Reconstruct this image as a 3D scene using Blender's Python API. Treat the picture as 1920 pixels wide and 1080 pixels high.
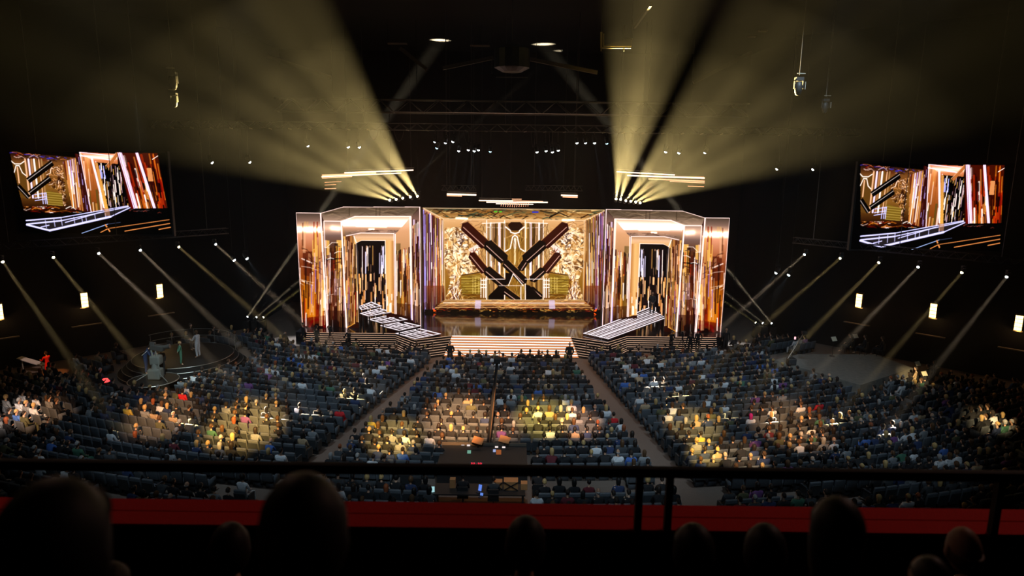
import bpy, bmesh, math, random
import numpy as np
from mathutils import Vector, Matrix
for o in list(bpy.data.objects): bpy.data.objects.remove(o)
SC = bpy.context.scene
COL = SC.collection
R = math.radians
# ------------------------------------------------------------------ camera
FPX, CAMH, PITCH, ROLL = 1280.0, 14.0, 11.0, 0.70
CROT = Matrix.Rotation(R(90-PITCH), 3, 'X') @ Matrix.Rotation(R(ROLL), 3, 'Z')
CPOS = Vector((0, 0, CAMH))
cd = bpy.data.cameras.new('camera'); cam = bpy.data.objects.new('camera', cd); COL.objects.link(cam)
cd.sensor_width = 36; cd.lens = 36*FPX/1920; cd.clip_start = .05; cd.clip_end = 300
cam.matrix_world = Matrix.Translation(CPOS) @ CROT.to_4x4()
SC.camera = cam
cd.dof.use_dof = True; cd.dof.focus_distance = 42; cd.dof.aperture_fstop = 1.6
# ------------------------------------------------------------------ world, exposure
w = bpy.data.worlds.new('world'); SC.world = w; w.use_nodes = True
w.node_tree.nodes['Background'].inputs[0].default_value = (.5, .6, .8, 1)
w.node_tree.nodes['Background'].inputs[1].default_value = 0.0
SC.view_settings.view_transform = 'Standard'; SC.view_settings.look = 'None'
SC.view_settings.exposure = 0; SC.view_settings.gamma = 1
CY = SC.cycles
CY.max_bounces = 4; CY.diffuse_bounces = 1; CY.glossy_bounces = 3; CY.transmission_bounces = 2; CY.volume_bounces = 0
CY.transparent_max_bounces = 6; CY.caustics_reflective = False; CY.caustics_refractive = False
CY.sample_clamp_indirect = 4; CY.use_denoising = True
CY.use_adaptive_sampling = False

def ray(px, py):
    return CROT @ Vector(((px-960)/FPX, (540-py)/FPX, -1))
def PY(px, py, Y):                      # a pixel seen on the vertical plane at depth Y
    d = ray(px, py); return CPOS + d*(Y/d.y)
def PZ(px, py, Z):                      # a pixel seen on the level plane at height Z
    d = ray(px, py); return CPOS + d*((Z-CAMH)/d.z)
CI = CROT.transposed()
def proj(v):
    c = CI @ (Vector(v)-CPOS); return (960 - c.x/c.z*FPX, 540 + c.y/c.z*FPX)
CIN = np.array(CI)
def projn(V):
    c = (V-np.array(CPOS)) @ CIN.T
    return np.stack([960 - c[:, 0]/c[:, 2]*FPX, 540 + c[:, 1]/c[:, 2]*FPX], 1)

def lamp(kind, loc, target, power, col, parent=None, size=.1, angle=20, blend=.3, name='lamp', sy=None):
    l = bpy.data.lights.new(name, kind); l.energy = power; l.color = col
    if kind == 'SPOT': l.spot_size = R(angle); l.spot_blend = blend; l.shadow_soft_size = size
    if kind == 'AREA':
        l.size = size
        if sy: l.shape = 'RECTANGLE'; l.size_y = sy
        l.spread = R(angle)
    if kind == 'POINT': l.shadow_soft_size = size
    o = bpy.data.objects.new(name, l); COL.objects.link(o)
    o.location = loc
    d = Vector(target)-Vector(loc); q = d.to_track_quat('-Z', 'Y')
    o.rotation_euler = q.to_euler()
    if parent:
        o.parent = parent; bpy.context.view_layer.update() if False else None
        o.matrix_parent_inverse = Matrix.Identity(4)
    return o
# house lights above the seats and warm follow spots from the balcony side
KWASH, KWARM, KHAZE = 2.5, 58.0, .75
for x, y, z, tx, ty, pw, ang in ((-13, 20, 22, -13, 36, 2300, 62), (12, 20, 22, 11, 36, 2300, 62), (0, 16, 22, 0, 33, 2000, 50), (0, 4, 21, 0, 25, 900, 60), (-12, 30, 22, -12, 44, 1500, 60), (14, 30, 22, 14, 44, 1500, 60)):
    lamp('SPOT', (x, y, z), (tx, ty, 0), pw*KWASH, (.60, .82, 1.0), size=.25, angle=ang, blend=.9, name='house_light')
for px, py, pw, ang, c in ((860, 790, 2300, 6.5, (1, .50, .20)), (1020, 785, 1900, 5, (1, .66, .12)), (1085, 795, 1500, 4, (1, .52, .28)), (740, 822, 1700, 5, (1, .58, .13)),
        (460, 800, 2200, 6.5, (1, .56, .14)), (310, 780, 900, 6, (1, .5, .2)), (1480, 795, 900, 6.5, (1, .5, .18)), (1300, 800, 1200, 5, (1, .62, .18)),
        (1320, 855, 1600, 3, (1, .6, .15)), (1390, 860, 900, 4, (1, .62, .3)), (945, 800, 1100, 4, (1, .52, .24)),
        (1850, 790, 1000, 3, (1, .72, .35)), (1715, 705, 1500, 2.4, (1, .74, .36)), (20, 780, 700, 4, (1, .75, .6)), (80, 775, 700, 4, (1, .52, .24))):
    t = PZ(px, py, 1.0)
    lamp('SPOT', (t.x*.45, 3.0, 19.5), t, pw*KWARM*2, c, size=.08, angle=ang*1.15, blend=.95, name='follow_spot')
for px, py, pw, ang in ((1000, 860, 1200, 9), (1180, 870, 1200, 9), (760, 860, 900, 9), (700, 900, 700, 8), (1180, 905, 900, 10), (300, 840, 1200, 9), (520, 760, 900, 10), (1680, 850, 1000, 12), (1350, 740, 900, 12), (480, 700, 1100, 9), (1478, 674, 9000, 3.0), (1600, 700, 1600, 9)):
    t = PZ(px, py, 1.0)
    lamp('SPOT', (t.x*.6, 2.0, 20.5), t, pw*KWASH*1.2, (.66, .86, 1.0), size=.15, angle=ang, blend=.8, name='house_light')
# warm spill over the aisles and the floor by the stage
lamp('AREA', (0, 44, 17), (0, 42, 0), 350, (1, .62, .42), size=16, sy=3, angle=100, name='stage_wash')

# ------------------------------------------------------------------ materials
MATS = {}
def nodes(name):
    m = bpy.data.materials.new(name); m.use_nodes = True
    return m, m.node_tree.nodes, m.node_tree.links
def mat(name, col, rough=.6, metal=0, spec=.5, noise=0, nscale=8, bump=0):
    if name in MATS: return MATS[name]
    m, n, l = nodes(name); p = n['Principled BSDF']
    p.inputs['Base Color'].default_value = (*col, 1); p.inputs['Roughness'].default_value = rough
    p.inputs['Metallic'].default_value = metal; p.inputs['Specular IOR Level'].default_value = spec
    if noise or bump:
        tc = n.new('ShaderNodeTexCoord'); t = n.new('ShaderNodeTexNoise'); t.inputs['Scale'].default_value = nscale
        l.new(tc.outputs['Object'], t.inputs['Vector'])
        if noise:
            mr = n.new('ShaderNodeMapRange'); mr.inputs['To Min'].default_value = 1-noise; mr.inputs['To Max'].default_value = 1+noise
            l.new(t.outputs['Fac'], mr.inputs['Value'])
            mx = n.new('ShaderNodeVectorMath'); mx.operation = 'SCALE'; mx.inputs[0].default_value = col
            l.new(mr.outputs[0], mx.inputs['Scale']); l.new(mx.outputs[0], p.inputs['Base Color'])
        if bump:
            b = n.new('ShaderNodeBump'); b.inputs['Strength'].default_value = bump
            l.new(t.outputs['Fac'], b.inputs['Height']); l.new(b.outputs[0], p.inputs['Normal'])
    MATS[name] = m; return m
def emis(name, col, s=1, sample=False):
    if name in MATS: return MATS[name]
    m, n, l = nodes(name); n.remove(n['Principled BSDF'])
    e = n.new('ShaderNodeEmission'); e.inputs[0].default_value = (*col, 1); e.inputs[1].default_value = s
    l.new(e.outputs[0], n['Material Output'].inputs['Surface'])
    m.cycles.emission_sampling = 'AUTO' if sample else 'NONE'
    MATS[name] = m; return m
def picmat(name):
    m, n, l = nodes(name); n.remove(n['Principled BSDF'])
    a = n.new('ShaderNodeAttribute'); a.attribute_name = 'Col'
    e = n.new('ShaderNodeEmission'); l.new(a.outputs['Color'], e.inputs[0])
    l.new(e.outputs[0], n['Material Output'].inputs['Surface'])
    m.cycles.emission_sampling = 'NONE'; return m
def tintmat(name, source, rough=.75, k=1.0, spec=.3, sheen=0):
    m, n, l = nodes(name); p = n['Principled BSDF']; p.inputs['Roughness'].default_value = rough
    p.inputs['Specular IOR Level'].default_value = spec
    if source == 'OBJ':
        a = n.new('ShaderNodeObjectInfo'); out = a.outputs['Color']
    else:
        a = n.new('ShaderNodeAttribute'); a.attribute_name = 'Col'; out = a.outputs['Color']
    tc = n.new('ShaderNodeTexCoord'); t = n.new('ShaderNodeTexNoise'); t.inputs['Scale'].default_value = 14
    l.new(tc.outputs['Object'], t.inputs['Vector'])
    mr = n.new('ShaderNodeMapRange'); mr.inputs['To Min'].default_value = .75*k; mr.inputs['To Max'].default_value = 1.25*k
    l.new(t.outputs['Fac'], mr.inputs['Value'])
    mx = n.new('ShaderNodeVectorMath'); mx.operation = 'SCALE'; l.new(out, mx.inputs[0]); l.new(mr.outputs[0], mx.inputs['Scale'])
    l.new(mx.outputs[0], p.inputs['Base Color']); return m
M_black = mat('black paint', (.012, .012, .013), .6)
M_dark = mat('dark metal', (.05, .05, .055), .4, .6)
M_truss = mat('truss metal', (.16, .15, .14), .35, .8)
M_cable = mat('cable rubber', (.12, .11, .1), .5)
M_deck = mat('glossy black deck', (.01, .01, .012), .10, 0, .9, bump=.02, nscale=3)
M_step = mat('black step', (.006, .006, .007), .6, 0, .2)
M_carpet = mat('brown carpet', (.16, .115, .09), .95, noise=.35, nscale=30)
M_wall = mat('dark wall', (.007, .006, .006), .9)
M_ceil = mat('dark ceiling', (.012, .011, .010), .95)
M_seat = mat('seat fabric', (.085, .095, .108), .6, noise=.25, nscale=12)
M_seatshell = mat('seat shell', (.03, .035, .04), .5)
M_wood = mat('cardboard brown', (.45, .2, .07), .8, noise=.2)
M_cloth = mat('black cloth', (.008, .008, .009), .9)

# ------------------------------------------------------------------ mesh builder
class MB:
    def __init__(s): s.v = []; s.f = []
    def add(s, vs, fs):
        b = len(s.v); s.v += [tuple(v) for v in vs]; s.f += [tuple(b+i for i in f) for f in fs]; return s
    def box(s, c, d, rot=None, taper=1.0):
        c = Vector(c); x, y, z = d[0]/2, d[1]/2, d[2]/2; t = taper
        vs = [Vector(p) for p in ((-x, -y, -z), (x, -y, -z), (x, y, -z), (-x, y, -z), (-x*t, -y*t, z), (x*t, -y*t, z), (x*t, y*t, z), (-x*t, y*t, z))]
        if rot is not None: vs = [rot @ v for v in vs]
        return s.add([c+v for v in vs], [(0, 3, 2, 1), (4, 5, 6, 7), (0, 1, 5, 4), (1, 2, 6, 5), (2, 3, 7, 6), (3, 0, 4, 7)])
    def rbox(s, c, d, b=.02, rot=None):
        bm = bmesh.new(); bmesh.ops.create_cube(bm, size=1); bmesh.ops.scale(bm, vec=d, verts=bm.verts)
        bmesh.ops.bevel(bm, geom=bm.edges[:]+bm.verts[:], offset=b, segments=2, profile=.6, affect='EDGES')
        bm.verts.index_update(); c = Vector(c)
        vs = [(c+(rot @ v.co if rot is not None else v.co)) for v in bm.verts]; fs = [[v.index for v in f.verts] for f in bm.faces]
        bm.free(); return s.add(vs, fs)
    def bar(s, a, b, w, h=None):          # square bar from a to b
        a, b = Vector(a), Vector(b); h = h or w; d = b-a; L = d.length
        q = d.to_track_quat('X', 'Z').to_matrix()
        return s.box((a+b)/2, (L, w, h), q)
    def tube(s, pts, r, n=8, cap=True):
        pts = [Vector(p) for p in pts]; rs = r if isinstance(r, (list, tuple)) else [r]*len(pts)
        base = len(s.v); up = Vector((0, 0, 1))
        for i, p in enumerate(pts):
            d = (pts[min(i+1, len(pts)-1)]-pts[max(i-1, 0)]).normalized()
            u = d.cross(up); u = Vector((1, 0, 0)) if u.length < 1e-3 else u.normalized(); v = d.cross(u)
            for k in range(n):
                a = 2*math.pi*k/n; s.v.append(tuple(p+u*math.cos(a)*rs[i]+v*math.sin(a)*rs[i]))
        for i in range(len(pts)-1):
            for k in range(n):
                a, b = base+i*n+k, base+i*n+(k+1) % n
                s.f.append((a, b, b+n, a+n))
        if cap:
            s.f.append(tuple(base+k for k in range(n))[::-1]); e = base+(len(pts)-1)*n; s.f.append(tuple(e+k for k in range(n)))
        return s
    def prism(s, poly, h):                # poly: list of 3D points, extruded by vector h
        h = Vector(h); n = len(poly); p = [Vector(q) for q in poly]
        return s.add(p+[q+h for q in p], [tuple(range(n))[::-1], tuple(range(n, 2*n))]+[(i, (i+1) % n, n+(i+1) % n, n+i) for i in range(n)])
    def ell(s, c, r, nu=12, nv=8, rot=None, f=None):
        c = Vector(c); vs = []
        for j in range(1, nv):
            t = math.pi*j/nv
            for i in range(nu):
                a = 2*math.pi*i/nu; vs.append(Vector((math.sin(t)*math.cos(a), math.sin(t)*math.sin(a), math.cos(t))))
        vs += [Vector((0, 0, 1)), Vector((0, 0, -1))]
        if f: vs = [f(v) for v in vs]
        vs = [Vector((v.x*r[0], v.y*r[1], v.z*r[2])) for v in vs]
        if rot is not None: vs = [rot @ v for v in vs]
        fs = []
        for j in range(nv-2):
            for i in range(nu):
                a, b = j*nu+i, j*nu+(i+1) % nu; fs.append((a, a+nu, b+nu, b))
        T = (nv-1)*nu
        for i in range(nu):
            fs.append((T, i, (i+1) % nu)); o = (nv-2)*nu; fs.append((T+1, o+(i+1) % nu, o+i))
        return s.add([c+v for v in vs], fs)
    def xf(s, M):
        s.v = [tuple(M @ Vector(v)) for v in s.v]; return s
    def mesh(s, name, smooth=False):
        me = bpy.data.meshes.new(name); me.from_pydata(s.v, [], s.f); me.update()
        if smooth: me.polygons.foreach_set('use_smooth', [True]*len(me.polygons))
        return me
    def build(s, name, m, parent=None, smooth=False):
        return link(name, s.mesh(name, smooth), m, parent)
def link(name, me, m, parent=None):
    if m is not None and not me.materials: me.materials.append(m)
    o = bpy.data.objects.new(name, me); COL.objects.link(o)
    if parent: o.parent = parent
    return o
def tag(o, label=None, cat=None, group=None, kind=None):
    if label: o['label'] = label
    if cat: o['category'] = cat
    if group: o['group'] = group
    if kind: o['kind'] = kind
    return o
def empty(name, loc=(0, 0, 0), rz=0, label=None, cat=None, group=None):
    o = bpy.data.objects.new(name, None); COL.objects.link(o); o.location = loc; o.rotation_euler = (0, 0, rz); o.empty_display_size = .2
    return tag(o, label, cat, group)
def struct(o): o['kind'] = 'structure'; return o
ONES = 'zero first second third fourth fifth sixth seventh eighth ninth tenth eleventh twelfth thirteenth fourteenth fifteenth sixteenth seventeenth eighteenth nineteenth'.split()
def ordw(n):
    if n < 20: return ONES[n]
    t = {2: 'twent', 3: 'thirt', 4: 'fort', 5: 'fift', 6: 'sixt'}[n//10]
    return t+'ieth' if n % 10 == 0 else t+'y-'+ONES[n % 10]

# ------------------------------------------------------------------ screen painter (display values)
class Canvas:
    def __init__(s, x0, y0, x1, y1, k):
        s.x0, s.y0, s.x1, s.y1, s.k = x0, y0, x1, y1, k
        s.W, s.H = int((x1-x0)*k)+1, int((y1-y0)*k)+1
        s.a = np.zeros((s.H, s.W, 3)); yy, xx = np.mgrid[0:s.H, 0:s.W]; s.X = xx/k+x0; s.Y = yy/k+y0
        s.T = lambda x, y: (x, y); s.S = 1.0
    def zoom(s, ox, oy, sc): s.T = lambda x, y: (ox+x/sc, oy+y/sc); s.S = sc; return s
    def sub(s, xa, ya, xb, yb):
        i0 = max(0, int((ya-s.y0)*s.k)-1); i1 = min(s.H, int((yb-s.y0)*s.k)+2)
        j0 = max(0, int((xa-s.x0)*s.k)-1); j1 = min(s.W, int((xb-s.x0)*s.k)+2)
        return (slice(i0, max(i0, i1)), slice(j0, max(j0, j1)))
    def mask(s, pts):
        P = [s.T(*p) for p in pts]; xs = [p[0] for p in P]; ys = [p[1] for p in P]
        w = s.sub(min(xs), min(ys), max(xs), max(ys)); X, Y = s.X[w], s.Y[w]; m = np.zeros(X.shape, bool)
        n = len(P)
        for i in range(n):
            (xa, ya), (xb, yb) = P[i], P[(i+1) % n]
            if ya == yb: continue
            c = ((ya > Y) != (yb > Y)) & (X < (xb-xa)*(Y-ya)/(yb-ya)+xa); m ^= c
        return w, m
    def poly(s, pts, col, al=1.0):
        w, m = s.mask(pts); A = (m*al)[..., None]; s.a[w] = s.a[w]*(1-A)+np.array(col)*A
    def vgrad(s, pts, stops, al=1.0):
        w, m = s.mask(pts); Y = s.Y[w]; ys = [s.T(0, y)[1] for y, _ in stops]
        C = np.stack([np.interp(Y, ys, [c[i] for _, c in stops]) for i in range(3)], -1)
        A = (m*al)[..., None]; s.a[w] = s.a[w]*(1-A)+C*A
    def hgrad(s, pts, stops, al=1.0):
        w, m = s.mask(pts); X = s.X[w]; xs = [s.T(x, 0)[0] for x, _ in stops]
        C = np.stack([np.interp(X, xs, [c[i] for _, c in stops]) for i in range(3)], -1)
        A = (m*al)[..., None]; s.a[w] = s.a[w]*(1-A)+C*A
    def line(s, p0, p1, wd, col, al=1.0):
        (xa, ya), (xb, yb) = s.T(*p0), s.T(*p1); wd = wd/s.S
        g = wd+1; w = s.sub(min(xa, xb)-g, min(ya, yb)-g, max(xa, xb)+g, max(ya, yb)+g); X, Y = s.X[w], s.Y[w]
        L = max((xb-xa)**2+(yb-ya)**2, 1e-6); t = np.clip(((X-xa)*(xb-xa)+(Y-ya)*(yb-ya))/L, 0, 1)
        d = np.hypot(X-xa-t*(xb-xa), Y-ya-t*(yb-ya))
        A = (np.clip((wd/2-d)*s.k+.6, 0, 1)*al)[..., None]; s.a[w] = s.a[w]*(1-A)+np.array(col)*A
    def path(s, pts, wd, col, al=1.0):
        for a, b in zip(pts, pts[1:]): s.line(a, b, wd, col, al)
    def glow(s, p0, p1, wd, col):
        (xa, ya), (xb, yb) = s.T(*p0), s.T(*p1); wd = wd/s.S; g = wd*2.5
        w = s.sub(min(xa, xb)-g, min(ya, yb)-g, max(xa, xb)+g, max(ya, yb)+g); X, Y = s.X[w], s.Y[w]
        L = max((xb-xa)**2+(yb-ya)**2, 1e-6); t = np.clip(((X-xa)*(xb-xa)+(Y-ya)*(yb-ya))/L, 0, 1)
        d = np.hypot(X-xa-t*(xb-xa), Y-ya-t*(yb-ya)); s.a[w] += np.exp(-(d/wd)**2*2)[..., None]*np.array(col)
    def bars(s, pts, n, cols, seed, wr, lr, al=(.6, 1)):
        r = random.Random(seed); w, m = s.mask(pts); X, Y = s.X[w], s.Y[w]
        if not m.any(): return
        xa, xb, ya, yb = X.min(), X.max(), Y.min(), Y.max()
        for _ in range(n):
            x = r.uniform(xa, xb); y = r.uniform(ya, yb); ww = r.uniform(*wr)/s.S; ll = r.uniform(*lr)/s.S; c = r.choice(cols)
            q = m & (abs(X-x) < ww/2) & (Y > y-ll/2) & (Y < y+ll/2); A = (q*r.uniform(*al))[..., None]
            s.a[w] = s.a[w]*(1-A)+np.array(c)*A
    def strokes(s, pts, n, cols, seed, wr, lr, ang=(0, 180), al=(.5, 1)):
        r = random.Random(seed); P = pts; xs = [p[0] for p in P]; ys = [p[1] for p in P]
        save = s.a.copy(); c = 0
        for _ in range(n):
            x = r.uniform(min(xs), max(xs)); y = r.uniform(min(ys), max(ys)); a = R(r.uniform(*ang)); L = r.uniform(*lr)/2; b = r.uniform(-.6, .6)
            mid = (x+math.cos(a+1.57)*L*b, y+math.sin(a+1.57)*L*b)
            cc = r.choice(cols); w_ = r.uniform(*wr); A = r.uniform(*al)
            s.line((x-math.cos(a)*L, y-math.sin(a)*L), mid, w_, cc, A); s.line(mid, (x+math.cos(a)*L, y+math.sin(a)*L), w_*.7, cc, A)
        w, m = s.mask(pts); full = np.zeros(s.a.shape[:2], bool); full[w] = m; s.a = np.where(full[..., None], s.a, save)
    def sample(s, px, py):
        x = np.clip((px-s.x0)*s.k, 0, s.W-1.001); y = np.clip((py-s.y0)*s.k, 0, s.H-1.001)
        i, j = y.astype(int), x.astype(int); fy, fx = (y-i)[:, None], (x-j)[:, None]
        a = s.a; c = a[i, j]*(1-fx)*(1-fy)+a[i, j+1]*fx*(1-fy)+a[i+1, j]*(1-fx)*fy+a[i+1, j+1]*fx*fy
        return np.clip(c, 0, 3)**2.2
def inpoly(pts, X, Y):
    m = np.zeros(X.shape, bool); n = len(pts)
    for i in range(n):
        (xa, ya), (xb, yb) = pts[i], pts[(i+1) % n]
        if ya == yb: continue
        m ^= ((ya > Y) != (yb > Y)) & (X < (xb-xa)*(Y-ya)/(yb-ya)+xa)
    return m
def picture(name, A, B, z0, z1, nx, nz, colfn, keep=None, m=None, parent=None, flipx=False):
    """a lit screen face standing from plan point A to plan point B, z0 to z1; colour comes per diode from colfn"""
    u = np.linspace(0, 1, nx+1); z = np.linspace(z0, z1, nz+1); U, Z = np.meshgrid(u, z)
    V = np.stack([A[0]+(B[0]-A[0])*U.ravel(), A[1]+(B[1]-A[1])*U.ravel(), Z.ravel()], 1)
    i = np.arange(nz)[:, None]*(nx+1)+np.arange(nx)[None, :]
    F = np.stack([i, i+1, i+nx+2, i+nx+1], -1).reshape(-1, 4)
    if keep is not None:
        Cc = V[F].mean(1); F = F[keep(Cc)]
    me = bpy.data.meshes.new(name); me.vertices.add(len(V)); me.vertices.foreach_set('co', V.ravel().astype(np.float32))
    me.loops.add(len(F)*4); me.loops.foreach_set('vertex_index', F.ravel().astype(np.int32))
    me.polygons.add(len(F)); me.polygons.foreach_set('loop_start', np.arange(len(F), dtype=np.int32)*4)
    me.polygons.foreach_set('loop_total', np.full(len(F), 4, np.int32)); me.update(calc_edges=True)
    c = colfn(V, U.ravel(), (Z.ravel()-z0)/(z1-z0)); c4 = np.concatenate([c, np.ones((len(c), 1))], 1).astype(np.float32)
    at = me.attributes.new('Col', 'FLOAT_COLOR', 'POINT'); at.data.foreach_set('color', c4.ravel())
    return link(name, me, m, parent)
# ================================================================== the room
YB = 63.0
def floor_z(y): return max(0.0, (44.0-y)*.02)
b = MB(); ys = [-1, 10, 20, 30, 44, 66]
for y0, y1 in zip(ys, ys[1:]):
    z0, z1 = floor_z(y0), floor_z(y1); b.add([(-46, y0, z0), (46, y0, z0), (46, y1, z1), (-46, y1, z1)], [(0, 1, 2, 3)])
b.add([(-46, -1, -.6), (46, -1, -.6), (46, 66, -.6), (-46, 66, -.6)], [(3, 2, 1, 0)])
struct(b.build('floor', M_carpet))
struct(MB().box((0, 32.5, 23.2), (92, 67, .4)).build('ceiling', M_ceil))
struct(MB().box((0, YB+.8, 11.3), (50, .4, 23.6)).build('wall_back', M_wall))
for sx, nm in ((-1, 'left'), (1, 'right')):
    struct(MB().prism([(sx*21, YB+.6, -.4), (sx*21.4, YB+.9, -.4), (sx*21.4, 54, -.4), (sx*42.4, 33.2, -.4), (sx*42.4, -1, -.4), (sx*42, -1, -.4), (sx*42, 33, -.4), (sx*21, 53.8, -.4)], (0, 0, 23.4)).build('wall_'+nm, M_wall))
struct(MB().box((0, -1.2, 11.3), (92, .4, 23.6)).build('wall_rear', M_wall))

# ================================================================== led pictures
K0, WH, GO, OR, BR, PE, RD, PU = (.04, .02, .02), (1.25, 1.15, 1.1), (1.0, .74, .36), (.86, .46, .12), (.30, .12, .04), (1.05, .78, .58), (.5, .05, .01), (.62, .5, .85)
def sym(f):                                            # draw in both halves of the centre screen
    f(lambda x, y: (x, y)); f(lambda x, y: (1670-x, y))
def paint_centre():
    c = Canvas(788, 384, 1143, 594, 1.5).zoom(780, 380, 4.5)
    c.poly([(30, 10), (1650, 10), (1650, 990), (30, 990)], (.22, .1, .04))
    # lid, side walls, back wall
    c.vgrad([(60, 45), (1610, 60), (1420, 150), (230, 135)], [(50, (.42, .34, .22)), (90, (.62, .42, .2)), (150, (.95, .72, .45))])
    c.strokes([(60, 50), (1610, 62), (1420, 148), (230, 135)], 120, [(.1, .06, .04), (1, .8, .5), (.7, .45, .2), (.3, .34, .24), (.2, .1, .05)], 3, (3, 12), (30, 220), (-4, 4))
    for x0 in (660, 700): c.poly([(x0, 70), (x0+26, 70), (x0+26, 84), (x0, 84)], (.35, .8, .2))
    c.poly([(980, 72), (1035, 74), (1035, 86), (980, 84)], (.15, .2, .8))
    c.vgrad([(60, 45), (230, 135), (245, 830), (150, 890), (75, 930)], [(60, (.9, .65, .45)), (400, (.95, .7, .42)), (700, (.8, .45, .15)), (900, (.25, .06, .03))])
    c.vgrad([(1610, 60), (1420, 150), (1410, 830), (1500, 890), (1580, 930)], [(60, (.9, .65, .45)), (400, (.95, .7, .42)), (700, (.8, .45, .15)), (900, (.25, .06, .03))])
    cols = [WH, GO, (.45, .2, .12), (.8, .5, .3), (.3, .12, .06), PE, (.95, .6, .25)]
    def side(m):
        c.bars([m(62, 60), m(150, 110), m(160, 900), m(80, 930)], 60, [(.4, .16, .16), (.75, .5, .42), (.32, .12, .1), PU, (.9, .75, .7), (.5, .28, .2)], 5, (6, 16), (300, 900), (.6, 1))
        c.bars([m(150, 110), m(228, 140), m(240, 825), m(160, 870)], 55, [(1.05, .85, .5), GO, WH, (.6, .32, .12), (.95, .65, .3)], 6, (6, 18), (100, 600), (.5, 1))
    sym(side)
    sym(lambda m: [c.line(m(x, 60+(x-60)*.52), m(x+18, 930-(x-60)*.6), w, col) for x, w, col in ((64, 9, (.8, .75, 1.1)), (104, 5, (1, .6, .5)), (122, 8, WH), (152, 5, (.3, .1, .05)), (200, 6, WH), (228, 5, (.3, .15, .06)))])
    c.vgrad([(230, 135), (1420, 150), (1410, 820), (245, 820)], [(135, (.98, .74, .5)), (250, (.86, .6, .34)), (500, (.74, .48, .2)), (700, (.6, .4, .12)), (820, (.5, .3, .08))])
    # crumpled foil sculptures
    foil = [(1.25, 1.1, .88), (.5, .3, .14), (1.0, .76, .45), (.72, .46, .2), (1.15, .95, .7), (.3, .17, .08), (1.3, 1.2, 1.05)]
    def sculpt(m, sd):
        P = [m(*p) for p in ((242, 215), (400, 200), (450, 300), (560, 350), (535, 590), (390, 605), (335, 680), (405, 820), (246, 820), (290, 660), (240, 520))]
        c.poly(P, (.88, .62, .34), .6)
        c.strokes(P, 150, foil, sd, (12, 34), (60, 190), (0, 180), (.35, .8)); c.strokes(P, 230, foil, sd+7, (3, 9), (25, 130))
        c.strokes([m(*p) for p in ((330, 250), (430, 260), (440, 380), (360, 380))], 40, [WH, (.3, .2, .2), (1.3, 1.2, 1.1)], sd+1, (4, 9), (20, 60))
        c.strokes([m(*p) for p in ((330, 600), (250, 830), (410, 830), (360, 640))], 46, [WH, GO, (.35, .12, .05)], sd+3, (3, 8), (60, 220), (60, 120))
    sculpt(lambda x, y: (x, y), 11); sculpt(lambda x, y: (1660-x, y), 11)
    # green-gold grid panel behind
    def grid(m):
        c.poly([m(380, 620), m(545, 600), m(545, 770), m(385, 770)], (.55, .42, .12), .8)
        for y in range(640, 770, 22): c.line(m(385, y), m(545, y-3), 5, (1.0, .85, .4), .7)
        for x in (480, 500, 530): c.line(m(x, 630), m(x, 765), 5, (1.05, .9, .5), .8)
        c.line(m(385, 612), m(560, 585), 7, (.2, .12, .05))
        for x in (548, 570, 586): c.line(m(x, 640), m(x, 800), 6, WH)
        for y in (655, 690, 716): c.line(m(545, y), m(600, y), 6, WH)
    sym(grid)
    # glass columns
    def colm(m):
        c.hgrad([m(594, 170), m(752, 170), m(752, 830), m(594, 830)], [(594, (.5, .38, .18)), (670, (.78, .55, .32)), (752, (.6, .42, .2))])
        for x, w, col in ((606, 10, (.82, .6, .42)), (632, 18, WH), (655, 14, (.85, .62, .45)), (676, 14, (.5, .36, .14)), (704, 18, (1.25, 1.12, 1.2)), (724, 10, (.55, .4, .16)), (742, 14, (1.05, .8, .5))):
            c.line(m(x, 175), m(x, 640), w, col)
        for x in (596, 748): c.line(m(x, 150), m(x, 830), 6, WH)
        c.line(m(560, 175), m(752, 168), 5, WH); c.line(m(580, 205), m(740, 215), 4, WH, .8)
        c.hgrad([m(540, 180), m(592, 190), m(592, 640), m(540, 600)], [(540, (.85, .62, .35)), (592, (.9, .7, .45))], .7)
    sym(colm)
    # centre figure
    c.vgrad([(755, 170), (915, 170), (915, 830), (755, 830)], [(170, (.55, .36, .17)), (400, (.62, .42, .15)), (600, (.68, .46, .16)), (830, (.5, .33, .1))])
    c.poly([(775, 190), (800, 165), (880, 165), (905, 195), (870, 235), (800, 235)], (.16, .08, .05))
    for k in range(9): c.line((835, 258), (755+k*20, 300 if k in (0, 8) else 270+abs(k-4)*8), 4, (.95, .7, .4), .7)
    sym(lambda m: c.path([m(757, 205), m(795, 235), m(800, 250), m(835, 260)], 9, WH))
    sym(lambda m: c.path([m(757, 410), m(795, 385), m(815, 290), m(835, 275)], 9, WH))
    c.line((835, 300), (835, 520), 14, (1.1, .95, .7)); c.line((835, 310), (835, 380), 20, WH, .7)
    for x in (775, 800, 870, 895): c.line((x, 420), (x, 640), 6, (.85, .62, .3), .7)
    def extra(m):
        c.strokes([m(230, 140), m(560, 150), m(560, 360), m(430, 300), m(240, 300)], 36, [(1.1, .9, .65), (.7, .45, .25), (1.2, 1.1, 1.0), (.5, .3, .18)], 181, (2.5, 6), (40, 200), (-50, 50), (.3, .8))
        c.bars([m(62, 80), m(228, 150), m(240, 820), m(90, 900)], 60, [(.1, .04, .03), (.25, .1, .05), (.16, .05, .05)], 182, (3, 9), (120, 600), (.5, .9))
        c.bars([m(62, 80), m(228, 150), m(240, 820), m(90, 900)], 30, [WH, (1.2, .95, .6), (.7, .45, .95), (1, .4, .2)], 183, (2.5, 5), (120, 600), (.6, 1))
        c.vgrad([m(70, 700), m(240, 700), m(245, 830), m(150, 890), m(80, 930)], [(700, (.5, .2, .06)), (900, (.10, .03, .02))], .6)
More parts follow.
